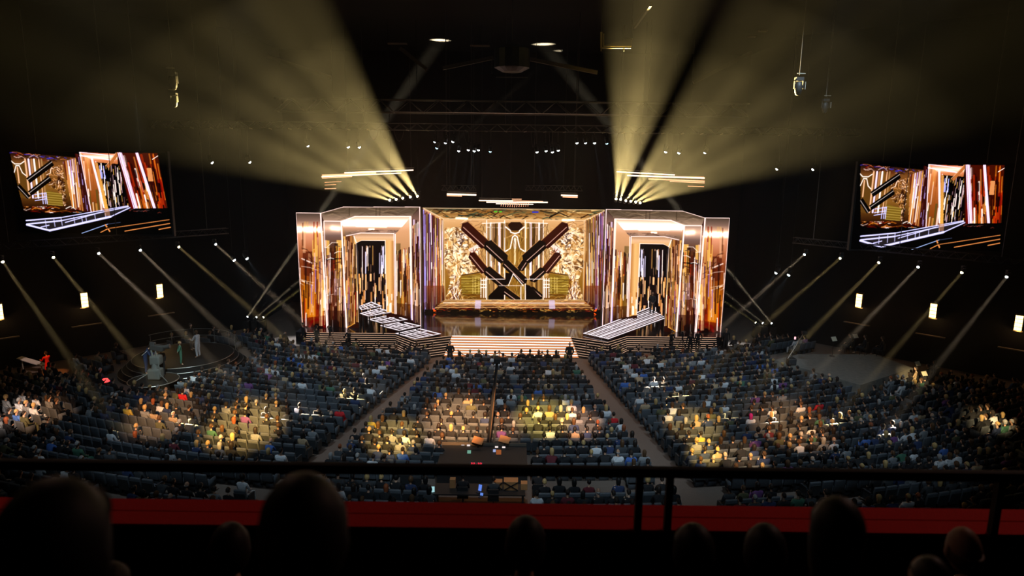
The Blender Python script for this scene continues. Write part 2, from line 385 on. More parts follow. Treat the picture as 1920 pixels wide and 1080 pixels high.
        c.bars([m(596, 175), m(750, 175), m(750, 830), m(596, 830)], 34, [(.28, .17, .07), (.45, .3, .12), (.18, .1, .05), (1.1, .85, .5)], 184, (3, 8), (100, 420), (.4, .8))
        c.strokes([m(380, 600), m(550, 590), m(550, 810), m(380, 815)], 40, [(.25, .16, .05), (1.1, .95, .55), (.4, .28, .08)], 185, (2.5, 5), (20, 120), (-3, 3), (.4, .8))
        c.strokes([m(540, 180), m(594, 180), m(594, 640), m(540, 640)], 26, [(.35, .2, .1), WH, (1, .75, .45)], 186, (2.5, 5), (60, 260), (86, 94), (.4, .8))
        c.poly([m(440, 395), m(520, 350), m(540, 365), m(470, 430)], (1.1, 1.0, .95), .8); c.strokes([m(440, 395), m(540, 350), m(545, 480), m(480, 470)], 22, [(.3, .1, .05), WH, (.5, .06, .04)], 187, (3, 6), (20, 70), (0, 180), (.5, 1))
    sym(extra)
    c.strokes([(755, 240), (915, 240), (915, 820), (755, 820)], 60, [(.25, .17, .06), (.8, .62, .25), (1.0, .8, .4), (.3, .2, .08)], 188, (2.5, 6), (40, 200), (80, 100), (.3, .8))
    # dark diagonal bars
    D = (.06, .03, .025); H = (.24, .09, .04)
    def dbar(m, a, b, w, end=True, hi=.35, red=False):
        (x0, y0), (x1, y1) = a, b; L = math.hypot(x1-x0, y1-y0); nx, ny = -(y1-y0)/L*w/2, (x1-x0)/L*w/2; tx, ty = (x1-x0)/L, (y1-y0)/L
        c.poly([m(x0+nx, y0+ny), m(x1+nx, y1+ny), m(x1+tx*w*.3, y1+ty*w*.3), m(x1-nx, y1-ny), m(x0-nx, y0-ny), m(x0-tx*w*.3, y0-ty*w*.3)], D if not red else (.2, .05, .03))
        c.poly([m(x0+nx*hi, y0+ny*hi), m(x1+nx*hi, y1+ny*hi), m(x1-nx, y1-ny), m(x0-nx, y0-ny)], H if red else (.09, .05, .03), .6)
        c.line(m(x0+nx*hi, y0+ny*hi), m(x1+nx*hi, y1+ny*hi), 4, (1.1, .85, .75))
        c.line(m(x0-nx, y0-ny), m(x1-nx, y1-ny), 4, (1.0, .7, .4), .8)
    I = lambda x, y: (x, y); Mi = lambda x, y: (1670-x, y)
    dbar(I, (410, 195), (585, 355), 92, red=True); dbar(I, (605, 350), (745, 478), 96); dbar(I, (755, 510), (915, 665), 74)
    dbar(Mi, (410, 195), (585, 355), 92, red=True); dbar(Mi, (600, 350), (745, 478), 92); dbar(Mi, (750, 500), (790, 560), 60)
    dbar(I, (470, 440), (580, 575), 74, red=True); dbar(I, (600, 570), (745, 690), 84); dbar(I, (720, 720), (870, 830), 60)
    dbar(Mi, (470, 440), (580, 575), 74, red=True); dbar(Mi, (600, 570), (690, 650), 70); dbar(Mi, (700, 730), (620, 800), 60)
    c.poly([(610, 790), (700, 700), (750, 700), (740, 820), (610, 820)], D); c.poly([(1060, 800), (960, 700), (925, 690), (930, 820), (1050, 820)], D)
    c.poly([(755, 590), (820, 600), (780, 690), (755, 690)], D); c.line((820, 600), (780, 700), 5, WH); c.line((820, 600), (905, 700), 6, WH); c.line((885, 710), (885, 830), 6, WH)
    c.line((596, 645), (750, 645), 4, WH); c.line((920, 645), (1074, 645), 4, WH); c.line((700, 700), (905, 700), 4, WH, .7)
    # box edges
    for a, b_, w_ in (((60, 45), (230, 135), 7), ((1610, 60), (1420, 150), 7), ((230, 135), (1420, 150), 5), ((230, 135), (245, 820), 5), ((1420, 150), (1410, 820), 5), ((245, 820), (1410, 820), 6), ((62, 45), (1612, 60), 5)):
        c.line(a, b_, w_, (1.05, .9, .7), .85)
    c.glow((340, 128), (430, 134), 12, (1, .9, .8)); c.glow((1240, 146), (1330, 146), 12, (1, .9, .8))
    # floor of the box
    c.vgrad([(240, 822), (1412, 822), (1500, 895), (150, 890)], [(820, (.5, .3, .12)), (850, (.6, .38, .18)), (895, (.2, .06, .03))])
    c.strokes([(240, 822), (1412, 822), (1500, 900), (150, 895)], 90, [GO, (1.1, .85, .5), (.3, .08, .03), (.8, .35, .1), (.2, .08, .03)], 21, (3, 6), (60, 400), (-1, 1), (.4, .9))
    for y, a_ in ((828, .9), (838, .5), (856, .9), (868, .6), (884, .9)): c.line((245-(y-822)*1.3, y), (1412+(y-822)*1.2, y+2), 4, (1.15, .9, .6), a_)
    c.line((230, 845), (1420, 848), 5, WH, .8)
    sym(lambda m: c.poly([m(500, 825), m(550, 825), m(545, 895), m(495, 895)], (.95, .85, 1.0), .75))
    # black base band
    c.poly([(60, 900), (1610, 905), (1600, 1000), (60, 1000)], (.03, .015, .012))
    c.strokes([(150, 892), (1500, 896), (1500, 925), (160, 922)], 90, [OR, GO, RD, (.4, .3, .1)], 31, (3, 9), (8, 60), (-10, 10), (.3, .9))
    sym(lambda m: [c.poly([m(140, 890), m(172, 915), m(150, 920)], (1.2, .4, .08)), c.poly([m(140, 950), m(170, 925), m(168, 940)], (1.2, .4, .08))])
    c.bars([(60, 60), (80, 100), (90, 930), (70, 930)], 8, [PU, (1, .7, .6)], 8, (4, 8), (200, 700))
    return c
def paint_portal():
    c = Canvas(550, 382, 794, 622, 1.5).zoom(540, 370, 3.483)
    c.poly([(40, 30), (890, 30), (890, 880), (40, 880)], (.18, .07, .04))
    W2 = (1.35, 1.2, 1.1)
    # outer wing
    c.vgrad([(50, 98), (215, 100), (255, 855), (95, 855)], [(100, (.30, .24, .2)), (150, (.55, .42, .36)), (185, (1.0, .75, .6)), (210, (1.5, 1.25, 1.1)), (240, (1.0, .66, .5)), (340, (.75, .42, .26)), (430, (.55, .25, .12)), (560, (.62, .30, .06)), (700, (.82, .42, .05)), (800, (.85, .42, .05)), (850, (.2, .02, .01))])
    c.poly([(95, 355), (165, 355), (170, 520), (105, 510)], (.36, .13, .06), .8); c.poly([(100, 540), (170, 560), (180, 780), (125, 780)], (.9, .52, .1), .7)
    c.poly([(180, 480), (232, 470), (245, 740), (195, 740)], (.42, .07, .03), .85)
    c.bars([(150, 160), (232, 160), (250, 830), (165, 830)], 30, [GO, WH, PE, (.55, .12, .05), (.9, .5, .15)], 41, (6, 20), (80, 260), (.6, 1))
    c.bars([(60, 160), (150, 160), (165, 600), (95, 600)], 8, [PE, (.4, .2, .1), GO], 42, (8, 22), (60, 200), (.3, .6))
    c.vgrad([(95, 790), (250, 770), (255, 858), (98, 858)], [(770, (.5, .12, .02)), (860, (.12, .01, .01))], .8); c.path([(140, 850), (155, 812), (190, 797), (225, 808), (240, 850)], 15, (.45, .04, .01)); c.poly([(165, 855), (180, 825), (205, 825), (218, 855)], (.08, .01, .01)); c.glow((60, 208), (215, 212), 22, (1, .8, .7))
    for y, s_ in ((400, .25), (545, .2)): c.line((90, y), (160, y+30), 7, WH, .7)
    # second panel
    c.vgrad([(228, 155), (350, 158), (382, 855), (258, 855)], [(150, (.62, .5, .44)), (200, (1.1, .85, .7)), (250, (.5, .38, .34)), (330, (.36, .2, .12)), (500, (.6, .32, .1)), (650, (.5, .2, .1)), (760, (.28, .07, .04)), (850, (.05, .02, .03))])
    c.bars([(235, 280), (350, 280), (375, 800), (255, 800)], 60, [GO, (.9, .6, .2), (.12, .05, .04), (.3, .1, .05), (.95, .72, .6), (.5, .14, .05)], 43, (10, 34), (60, 240), (.6, 1))
    c.poly([(295, 530), (345, 530), (350, 640), (300, 640)], (.92, .72, .72)); c.line((240, 405), (350, 400), 8, K0)
    c.glow((290, 200), (330, 205), 22, (.8, .65, .55))
    # outer header
    c.vgrad([(215, 100), (360, 62), (862, 62), (805, 125), (435, 125), (345, 158), (235, 156)], [(60, (.34, .27, .2)), (100, (.42, .34, .27)), (155, (.75, .6, .5))])
    c.strokes([(220, 105), (360, 66), (850, 66), (800, 122), (435, 122), (345, 155)], 40, [(.5, .42, .34), (.25, .18, .12), (.8, .65, .5)], 44, (3, 8), (60, 260), (-4, 4), (.2, .5))
    for x in (400, 575, 600): c.line((x, 66), (x, 120), 4, (.2, .14, .1), .7)
    # third panel with gold blocks, and the jamb by the door
    c.vgrad([(352, 160), (440, 128), (447, 820), (385, 855)], [(130, (.8, .6, .45)), (200, (.9, .66, .45)), (260, (.45, .3, .2)), (500, (.75, .45, .2)), (820, (.85, .55, .2))])
    c.bars([(362, 255), (440, 250), (445, 815), (388, 840)], 60, [GO, (.95, .62, .3), (.4, .2, .1), PE, (.3, .12, .08)], 45, (8, 26), (80, 260), (.6, 1))
    # second header with the bright band
    c.vgrad([(348, 158), (437, 125), (800, 125), (790, 240), (690, 236), (475, 232), (378, 252)], [(125, (.95, .72, .55)), (150, (1.3, 1.1, 1.0)), (180, (1.4, 1.25, 1.2)), (200, (.9, .65, .5)), (235, (.55, .42, .34))])
    c.glow((450, 160), (780, 185), 14, (1.2, 1, .9)); c.glow((450, 185), (640, 190), 10, (.8, .7, .6)); c.glow((530, 208), (560, 208), 8, (.8, .8, .8))
    c.strokes([(380, 235), (470, 210), (790, 215), (790, 238), (475, 232)], 50, [(.45, .38, .36), (.9, .7, .6), (.3, .2, .16)], 46, (3, 7), (20, 100), (-6, 6), (.3, .7))
    # inner frame
    c.vgrad([(430, 250), (475, 232), (692, 236), (692, 760), (645, 745), (634, 283), (482, 283), (447, 300), (465, 815), (440, 815)], [(232, (.7, .5, .35)), (260, (1.0, .78, .6)), (300, (1.0, .74, .42)), (600, (.98, .72, .36)), (820, (.95, .66, .3))])
    c.hgrad([(637, 285), (690, 285), (694, 755), (645, 750)], [(637, (.98, .72, .42)), (665, (1.05, .8, .5)), (690, (.8, .5, .24))])
    c.bars([(640, 600), (690, 600), (694, 750), (645, 745)], 12, [WH, (.7, .4, .15), (.95, .6, .3)], 47, (5, 10), (20, 60))
    # right panels
    c.vgrad([(700, 240), (806, 125), (812, 800), (705, 760)], [(150, (1.1, .85, .7)), (220, (.95, .68, .48)), (330, (.85, .6, .4)), (450, (.7, .45, .24)), (600, (.75, .45, .14)), (720, (.8, .46, .12)), (800, (.15, .05, .06))])
    c.hgrad([(700, 300), (735, 300), (740, 740), (705, 750)], [(700, (.5, .4, .2)), (735, (.3, .24, .1))], .6)
    c.bars([(730, 340), (805, 340), (808, 780), (735, 770)], 22, [WH, GO, (.55, .3, .1), (.95, .55, .2)], 48, (8, 22), (40, 130), (.4, .9))
    c.bars([(745, 380), (770, 370), (770, 480), (745, 480)], 6, [W2], 49, (8, 14), (40, 80))
    c.vgrad([(806, 125), (862, 66), (872, 850), (814, 800)], [(70, (.3, .22, .2)), (200, (.7, .5, .42)), (350, (.45, .26, .2)), (560, (.34, .16, .14)), (720, (.2, .07, .09)), (850, (.06, .02, .05))])
    c.bars([(812, 140), (860, 100), (868, 840), (818, 800)], 60, [(.2, .08, .07), (.75, .55, .5), (.5, .25, .2), (.9, .75, .85), (.12, .04, .05)], 50, (5, 14), (40, 260), (.5, 1))
    # fine vertical glints and dark slivers over all panels
    for P, n_, sd, wcol in (([(70, 400), (240, 380), (252, 840), (100, 840)], 26, 141, .5), ([(238, 330), (352, 330), (378, 850), (258, 850)], 46, 142, .5), ([(362, 270), (447, 310), (462, 815), (386, 845)], 44, 143, .4), ([(702, 350), (806, 320), (810, 790), (706, 755)], 30, 144, .6), ([(808, 190), (864, 150), (872, 850), (816, 810)], 50, 145, .5)):
        c.bars(P, n_, [(.10, .04, .03), (.22, .08, .04), (.35, .13, .05)], sd, (4, 14), (60, 280), (.5, .95))
        c.bars(P, int(n_*.7), [WH, PE, GO, (1.2, .95, .7)], sd+20, (2.5, 5), (60, 300), (.5, 1))
        c.bars(P, int(n_*.3), [(.6, .42, .85), (.85, .2, .1), (.9, .5, .15)], sd+40, (2.5, 6), (40, 160), (.4, .8))
    c.strokes([(60, 330), (210, 330), (240, 700), (90, 700)], 9, [WH, (.2, .08, .04)], 146, (3, 6), (40, 120), (10, 40), (.4, .9))
    c.strokes([(235, 250), (345, 250), (360, 700), (255, 700)], 12, [WH, (.15, .05, .03), (.3, .2, .2)], 147, (3, 6), (30, 90), (-25, 10), (.4, .8))
    for a, b_ in ((240, 150), (252, 155)): pass
    c.vgrad([(235, 740), (378, 740), (384, 858), (258, 858)], [(740, (.2, .06, .03)), (860, (.03, .01, .02))], .6)
    c.vgrad([(700, 690), (812, 700), (872, 720), (872, 860), (700, 860)], [(690, (.25, .1, .04)), (840, (.04, .01, .03))], .55)
    # crisp frame edges
    E = (1.3, 1.12, 1.08)
    for P, w_ in (([(52, 100), (213, 103), (360, 62), (860, 62), (868, 850)], 6), ([(213, 103), (255, 855)], 11), ([(52, 100), (95, 855)], 4), ([(235, 155), (345, 157), (437, 125), (802, 125), (812, 800)], 7), ([(348, 157), (382, 855)], 12),
                  ([(380, 252), (475, 233), (692, 236), (698, 760)], 6), ([(700, 240), (706, 760)], 8), ([(430, 252), (447, 300), (465, 815)], 7), ([(447, 300), (482, 283), (634, 283), (643, 745)], 6), ([(795, 130), (806, 790)], 6), ([(235, 160), (262, 850)], 5)):
        c.path(P, w_*.78, E, .95)
    c.path([(870, 380), (872, 840)], 5, (.6, .5, .95), .7); c.path([(803, 640), (806, 800)], 5, (.75, .7, 1.1), .7)
    return c
def paint_streaks():
    c = Canvas(655, 435, 790, 615, 1.5).zoom(540, 370, 3.483)
    c.poly([(400, 220), (880, 220), (880, 860), (400, 860)], (.05, .03, .035))
    A = [(400, 290), (880, 290), (880, 860), (400, 860)]
    c.bars(A, 330, [(.03, .02, .02), (.09, .05, .06), (.14, .07, .08)], 61, (8, 22), (200, 500))
    c.bars(A, 130, [PE, (.8, .6, .45), (.45, .28, .25), GO, (.3, .15, .14)], 62, (3, 8), (40, 190), (.5, 1)); c.bars(A, 90, [(.02, .01, .02), (.06, .03, .04)], 66, (6, 16), (80, 300), (.8, 1)); c.bars(A, 40, [WH], 67, (3, 6), (30, 110), (.7, 1))
    c.bars([(400, 320), (880, 320), (880, 500), (400, 500)], 40, [(.2, .1, .12), (1.1, 1.05, 1.2), WH], 63, (4, 8), (60, 200))
    c.bars([(400, 500), (880, 500), (880, 860), (400, 860)], 34, [(1.25, .9, .6), (1.1, .7, .35)], 64, (7, 12), (60, 130))
    c.poly([(400, 284), (880, 284), (880, 316), (400, 316)], (.07, .05, .04))
    return c
def paint_screen():
    c = Canvas(0, 0, 345, 200, 1.5).zoom(0, 0, 5.4)                 # picture shown on the two side screens
    c.poly([(0, 0), (1836, 0), (1836, 1080), (0, 1080)], (.006, .005, .006))
    I = lambda x, y: (x, y)
    c.vgrad([(90, 140), (790, 190), (800, 740), (165, 740)], [(140, (.1, .04, .03)), (250, (.5, .3, .14)), (500, (.55, .36, .14)), (740, (.12, .04, .02))])
    c.strokes([(85, 135), (780, 200), (640, 240), (85, 200)], 70, [RD, (.9, .5, .3), (.1, .03, .03), (.2, .2, .8), (.95, .75, .7)], 71, (4, 9), (20, 110), (2, 10))
    c.poly([(100, 230), (160, 260), (240, 240), (240, 620), (150, 600)], (.4, .26, .1))
    c.path([(90, 230), (130, 262), (190, 262), (235, 235)], 8, WH); c.path([(112, 350), (140, 280), (175, 280), (200, 350), (235, 378)], 8, WH); c.line((152, 300), (152, 450), 14, PE)
    for x, w_, col in ((245, 16, PE), (282, 18, (1.1, 1, 1.2)), (312, 18, (.75, .5, .3)), (340, 18, WH), (365, 14, (.5, .33, .12)), (392, 10, PE), (420, 16, (.7, .5, .3))): c.line((x, 215), (x, 600), w_, col)
    fo = [(1.15, .95, .8), (.35, .18, .08), (.9, .6, .35), (.15, .06, .04)]
    c.strokes([(440, 260), (640, 270), (650, 660), (600, 690), (560, 520), (460, 480)], 220, fo, 72, (4, 11), (20, 90))
    c.poly([(425, 520), (600, 560), (600, 680), (425, 670)], (.5, .38, .12)); [c.line((430, y), (595, y+12), 5, (.95, .8, .4), .6) for y in range(545, 670, 24)]
    for x in (385, 410, 428): c.line((x, 550), (x, 660), 7, (.95, .95, 1.25))
    for y in (560, 595, 620): c.line((300, y+10), (430, y-10), 6, (.95, .95, 1.25))
    def db(a, b_, w_):
        (x0, y0), (x1, y1) = a, b_; L = math.hypot(x1-x0, y1-y0); nx, ny = -(y1-y0)/L*w_/2, (x1-x0)/L*w_/2
        c.poly([(x0+nx, y0+ny), (x1+nx, y1+ny), (x1-nx, y1-ny), (x0-nx, y0-ny)], (.04, .02, .02)); c.line((x0+nx*.3, y0+ny*.3), (x1+nx*.3, y1+ny*.3), 4, WH, .8)
    db((535, 245), (250, 430), 60); db((490, 400), (250, 560), 56); db((135, 480), (240, 600), 50)
    c.strokes([(165, 690), (800, 680), (800, 745), (165, 760)], 60, [WH, OR, RD, (.05, .02, .02), (.4, .1, .03)], 73, (4, 10), (20, 120), (-3, 5))
    P = [(650, 235), (790, 195), (830, 740), (690, 690)]
    c.vgrad(P, [(200, (.6, .35, .25)), (450, (.9, .6, .35)), (700, (.5, .2, .08))]); c.bars(P, 60, [WH, GO, (.4, .15, .08), (.8, .7, 1.1), (.9, .55, .25)], 74, (6, 15), (150, 500))
    c.poly([(785, 150), (835, 160), (890, 740), (820, 740)], (.22, .07, .06)); c.bars([(785, 150), (835, 160), (890, 740), (820, 740)], 24, [PE, (.4, .15, .12), (.7, .6, .9)], 75, (4, 9), (30, 140))
    P = [(838, 138), (1000, 240), (1080, 720), (895, 740)]
    c.vgrad(P, [(150, (1.2, .85, .6)), (260, (.9, .5, .25)), (500, (.65, .34, .14)), (730, (.5, .22, .06))]); c.bars(P, 30, [GO, (.6, .28, .1), (.4, .3, .12), WH], 76, (8, 24), (80, 300), (.4, .9))
    c.vgrad([(838, 138), (1240, 150), (1235, 250), (985, 235)], [(140, (.9, .4, .25)), (185, (1.35, 1.15, 1.0)), (215, (.95, .55, .35)), (250, (.8, .45, .25))])
    for a, b_, w_ in (((838, 138), (895, 740), 8), ((838, 138), (1240, 175), 7), ((838, 170), (1200, 215), 12), ((960, 190), (1040, 690), 22), ((1000, 230), (1070, 700), 8)): c.line(a, b_, w_, (1.2, 1.05, 1.1))
    c.vgrad([(990, 235), (1020, 240), (1085, 720), (1050, 740)], [(240, (.9, .6, .3)), (730, (1, .72, .3))])
    P = [(1018, 240), (1240, 255), (1310, 690), (1082, 690)]
    c.poly(P, (.03, .015, .02)); c.bars(P, 95, [WH, (.9, .7, .75), (.6, .4, .2), (.2, .08, .08), GO], 77, (5, 12), (30, 130)); c.bars([(1030, 270), (1080, 270), (1090, 400), (1040, 400)], 8, [(.9, .9, 1.3)], 78, (8, 12), (80, 140))
    c.path([(1250, 140), (1130, 275)], 30, (.8, .45, .22)); c.path([(1225, 140), (1105, 270)], 5, PE)
    # right wing, leaning bars
    c.poly([(1235, 140), (1668, 135), (1725, 720), (1320, 700)], (.28, .08, .03))
    r = random.Random(79)
    for k in range(120):
        x = r.uniform(1250, 1680); t0 = r.uniform(0, .9); t1 = min(1, t0+r.uniform(.1, .5)); f = (x-1240)/430
        col = r.choice([GO, OR, (.75, .2, .05), WH, (.95, .55, .25), (.18, .03, .02), (.5, .05, .03), (.08, .02, .02)] if f < .6 else [(.5, .04, .02), (.15, .02, .02), (.75, .2, .05), OR, (.05, .01, .01), (.05, .01, .01)])
        top, bot = 138, 705+f*20; dx = 95+f*10-40*(f > .8)
        c.line((x+dx*t0-20*f, top+(bot-top)*t0), (x+dx*t1-20*f, top+(bot-top)*t1), r.uniform(8, 26), col, r.uniform(.6, 1))
    for x, w_ in ((1248, 10), (1268, 20), (1285, 8), (1440, 12), (1455, 16)): c.line((x, 140), (x+120+(x > 1400)*22, 710), w_, (1.15, 1.0, 1.15))
    c.poly([(1540, 285), (1590, 285), (1600, 420), (1545, 420)], (.95, .6, .35)); c.line((1610, 200), (1670, 165), 6, WH)
    c.poly([(1668, 135), (1900, 135), (1900, 800), (1730, 800), (1728, 600)], (.006, .005, .006)); c.poly([(1310, 700), (1740, 690), (1740, 800), (1300, 800)], (.006, .005, .006))
    c.strokes([(1310, 700), (1700, 720), (1700, 745), (1310, 730)], 16, [(.6, .25, .2), (.4, .3, .3)], 80, (4, 7), (10, 50), (-5, 5))
    c.poly([(0, 0), (85, 0), (85, 140), (165, 760), (0, 760)], (.006, .005, .006))
    # runway
    c.poly([(178, 830), (700, 795), (1310, 680), (1100, 780), (420, 938)], (.16, .14, .15))
    Wb = (1.0, .98, 1.25)
    for a, b_, w_ in (((178, 835), (560, 800), 12), ((560, 800), (1300, 672), 8), ((180, 872), (560, 832), 14), ((560, 832), (1305, 680), 9), ((178, 878), (420, 935), 18), ((420, 935), (1100, 785), 20), ((1100, 785), (1320, 690), 10), ((330, 900), (420, 880), 8), ((600, 850), (1000, 740), 8)): c.line(a, b_, w_, Wb)
    for x in (385, 480, 560, 700, 785, 830, 930, 1045): c.line((x, 830-(x-400)*.12), (x+4, 905-(x-400)*.16), 8, Wb, .7)
    c.poly([(1035, 700), (1095, 700), (1095, 775), (1040, 775)], (.8, .55, .4), .6)
    # light bars at the foot of the picture
    O2 = (1.0, .6, .32)
    for a, b_, w_, col in (((768, 960), (1060, 862), 6, (.75, .85, 1.1)), ((1060, 862), (1200, 842), 3, (.4, .45, .6)), ((1075, 905), (1735, 808), 6, O2), ((1240, 932), (1738, 847), 8, O2), ((1615, 910), (1742, 886), 9, O2), ((975, 948), (1060, 908), 8, O2), ((1035, 870), (1075, 935), 14, O2)): c.line(a, b_, w_, col)
    c.poly([(1045, 895), (1060, 895), (1060, 910), (1045, 910)], K0)
    return c
CC, CP, CS, CW = paint_centre(), paint_portal(), paint_streaks(), paint_screen()
PM = picmat('led diode surface')

# ------------------------------------------------------------------ the deck and its stairs
ZD, NST = .95, 8
def mx(p, s): return Vector((p[0]*s, p[1], p[2]))
top = [PZ(575, 623, ZD), PZ(742, 625, ZD), PZ(778, 637, ZD), PZ(848, 629, ZD)]
bot = [PZ(573, 653, 0), PZ(741, 656, 0), PZ(776, 676, 0), PZ(832, 668, 0)]
for P in (top, bot): P[0].y = P[1].y
XD = PZ(565, 614, ZD).x
deck = [(XD, 60.5), (XD, top[0].y), (top[0].x, top[0].y), (top[1].x, top[1].y), (top[2].x, top[2].y), (top[3].x, top[3].y)]
dk = deck+[(-x, y) for x, y in deck[::-1]]
d = MB().prism([(x, y, 0) for x, y in dk][::-1], (0, 0, ZD)).build('stage_deck', M_deck)
tag(d, 'glossy black stage deck reflecting the golden screens', 'stage')
for sx, nm in ((-1, 'left'), (1, 'right')):
    e = empty('side_stairs', (0, 0, 0), 0, 'dark stepped front with thin lit edges below the %s portal, folded at its walkway tip' % nm, 'stairs', 'side stage stairs')
    lit = MB(); dark = MB()
    for k in range(NST):
        t0, t1 = k/NST, (k+1)/NST
        A = [top[i].lerp(bot[i], t0) for i in range(4)]; B = [top[i].lerp(bot[i], t1) for i in range(4)]
        z = ZD*(1-t1)
        if z < .02: z = .02
        for i in range(3):
            q = [(A[i].x, A[i].y+.02, 0), (A[i+1].x, A[i+1].y+.02, 0), (B[i+1].x, B[i+1].y, 0), (B[i].x, B[i].y, 0)]
            q = [(-sx*p[0], p[1], p[2]) for p in q]
            dark.prism(q, (0, 0, z))
            a = Vector((-sx*A[i].x, A[i].y-.015, z+ZD/NST-.02)); b2 = Vector((-sx*A[i+1].x, A[i+1].y-.015, z+ZD/NST-.02))
            lit.bar(a, b2, .02, .026)
    dark.build('steps', M_step, e); lit.build('edge_lights', emis('stair edge light', (1, .60, .40), .75), e)
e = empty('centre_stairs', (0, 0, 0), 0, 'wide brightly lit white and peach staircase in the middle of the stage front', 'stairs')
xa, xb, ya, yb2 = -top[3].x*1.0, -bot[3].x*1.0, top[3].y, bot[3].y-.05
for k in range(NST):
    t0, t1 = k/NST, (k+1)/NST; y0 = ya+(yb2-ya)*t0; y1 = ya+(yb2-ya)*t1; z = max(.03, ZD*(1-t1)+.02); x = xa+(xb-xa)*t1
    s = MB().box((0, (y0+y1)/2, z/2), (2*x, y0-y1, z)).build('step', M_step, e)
    MB().box((0, (y0+y1)/2, z+.006), (2*x, y0-y1-.01, .012)).build('tread_bounce_glow', emis('peach bounce glow', (1, .34, .12), .8), s)  # reflected riser light put into the treads as their own peach glow
    MB().box((0, y0-.01, z+.06), (2*xa+(2*xb-2*xa)*t0, .03, .062)).build('riser_light', emis('white riser light', (1, .84, .70), 1.9, True), s)

# ------------------------------------------------------------------ led walls
YP = PZ(612, 614, ZD).y; YC = PZ(961, 588, ZD).y
OUT = [(555, 398.6), (601, 399.4), (643, 387.8), (788, 387.8), (790, 640), (560, 640)]
DOOR = [(673.5, 640), (668, 456), (678, 451), (722, 451.5), (725, 640)]
L = PY(555, 400, YP).x; Rr = PY(789.5, 400, YP).x; ztop = PY(700, 386, YP).z
def keepP(sx):
    def f(C):
        C = C.copy(); C[:, 0] = -abs(C[:, 0]); P = projn(C)
        return inpoly(OUT, P[:, 0], P[:, 1]) & ~inpoly(DOOR, P[:, 0], P[:, 1])
    return f
def colP(V, u, v):
    V = V.copy(); V[:, 0] = -abs(V[:, 0]); P = projn(V); return CP.sample(P[:, 0], P[:, 1])
def colS(V, u, v):
    V = V.copy(); V[:, 0] = -abs(V[:, 0]); P = projn(V); return CS.sample(P[:, 0], P[:, 1])
dl, dr = PY(669, 500, YP).x, PY(724, 500, YP).x; dt = PY(700, 451, YP).z
for sx, nm in ((-1, 'left'), (1, 'right')):
    e = empty('portal_screen_wall', (sx*-(L+Rr)/2*-1*-1 if False else sx*abs((L+Rr)/2), YP, ZD), 0, 'tall golden screen wall with a nested doorway, %s wing of the stage' % nm, 'screen wall', 'portal screen walls')
    ox = e.location
    def shift(o): o.location = -Vector(ox); return o
    shift(picture('screen_picture', (-sx*L, YP), (-sx*Rr, YP), ZD, ztop, 340, 330, colP, keepP(sx), PM, e))
    cb = MB()
    px = [PY(x, y, YP+.04) for x, y in ((555, 399), (601, 399.8), (643, 388.2), (788.5, 388.2))]
    pz = [PY(x, y, YP+.04) for x, y in ((668, 456), (678, 451), (722, 451.5))]
    def M3(x, z, y=YP+.04): return (-sx*x, y, z)
    zz = px[0].z
    for q in ([(px[0].x, ZD), (dl, ZD), (dl, zz-.1), (px[1].x, zz), (px[0].x, zz)], [(dr, ZD), (px[3].x, ZD), (px[3].x, px[3].z), (px[2].x, px[2].z), (dr, dt+.8)],
              [(dl, dt), (dr, dt), (dr, px[3].z-.3), (px[2].x, px[2].z), (px[1].x, zz), (dl, dt)][:5]):
        cb.prism([M3(x, z) for x, z in q], (0, .45, 0))
    shift(cb.build('cabinet_frame', M_dark, e))
    # the lit passage behind the doorway
    yb_ = YP+6.6
    shift(picture('passage_back_screen', (-sx*(dl-.3), yb_), (-sx*(dr+2.6), yb_), ZD, ztop-2.2, 170, 240, colS, None, PM, e))
    shift(picture('passage_side_screen', (-sx*(dl-.25), YP+.5), (-sx*(dl-.3), yb_), ZD, ztop-2.2, 120, 200, colS, None, PM, e))
    shift(MB().box((-sx*(dl-.55), (YP+.5+yb_)/2, (ZD+ztop-2)/2), (.4, yb_-YP-.5, ztop-2-ZD)).box((-sx*((dl+dr)/2+1.2), yb_+.3, (ZD+ztop-2)/2), (dr-dl+3.4, .4, ztop-2-ZD)).build('passage_frame', M_dark, e))
e = empty('centre_screen_wall', (0, YC, ZD), 0, 'wide central screen wall with crossed dark bars and foil figures', 'screen wall')
cl, cr = PY(792.5, 500, YC).x, PY(1139, 500, YC).x; zt = PY(961, 391, YC).z
def colC(V, u, v): P = projn(V); return CC.sample(P[:, 0], P[:, 1])
o = picture('screen_picture', (cl, YC), (cr, YC), ZD, zt, 520, 300, colC, None, PM, e); o.location = (0, -YC, -ZD)
MB().box((0, .3, (zt-ZD)/2), (cr-cl, .5, zt-ZD)).build('cabinet_frame', M_dark, e)
# side screens
for nm, q in (('left', ((15, 285), (309, 285), (324, 438), (37, 438))), ('right', ((1613, 306), (1899, 309.6), (1874, 469), (1594, 468)))):
    Y = 40.0; P = [PY(x, y, Y) for x, y in q]
    x0, x1 = (P[0].x+P[3].x)/2, (P[1].x+P[2].x)/2; z1, z0 = (P[0].z+P[1].z)/2, (P[2].z+P[3].z)/2
    e = empty('video_screen', ((x0+x1)/2, Y, z0), 0, 'hanging video screen on the %s showing a close view of the stage set' % nm, 'screen', 'hanging video screens')
    def colW(V, u, v): return CW.sample(15+u*(323-15+2), 25+(1-v)*153)
    o = picture('screen_picture', (x0, Y), (x1, Y), z0, z1, 400, 210, colW, None, PM, e); o.location = -e.location
    MB().box((0, .14, (z1-z0)/2), (x1-x0+.2, .25, z1-z0+.2)).build('bezel', M_black, e)
    MB().tube([(-3, .14, z1-z0+.1), (-3, .14, 23.0-z0)], .025).build('hanging_cable', M_cable, e)
    MB().tube([(3, .14, z1-z0+.1), (3, .14, 23.0-z0)], .025).build('hanging_cable', M_cable, e)

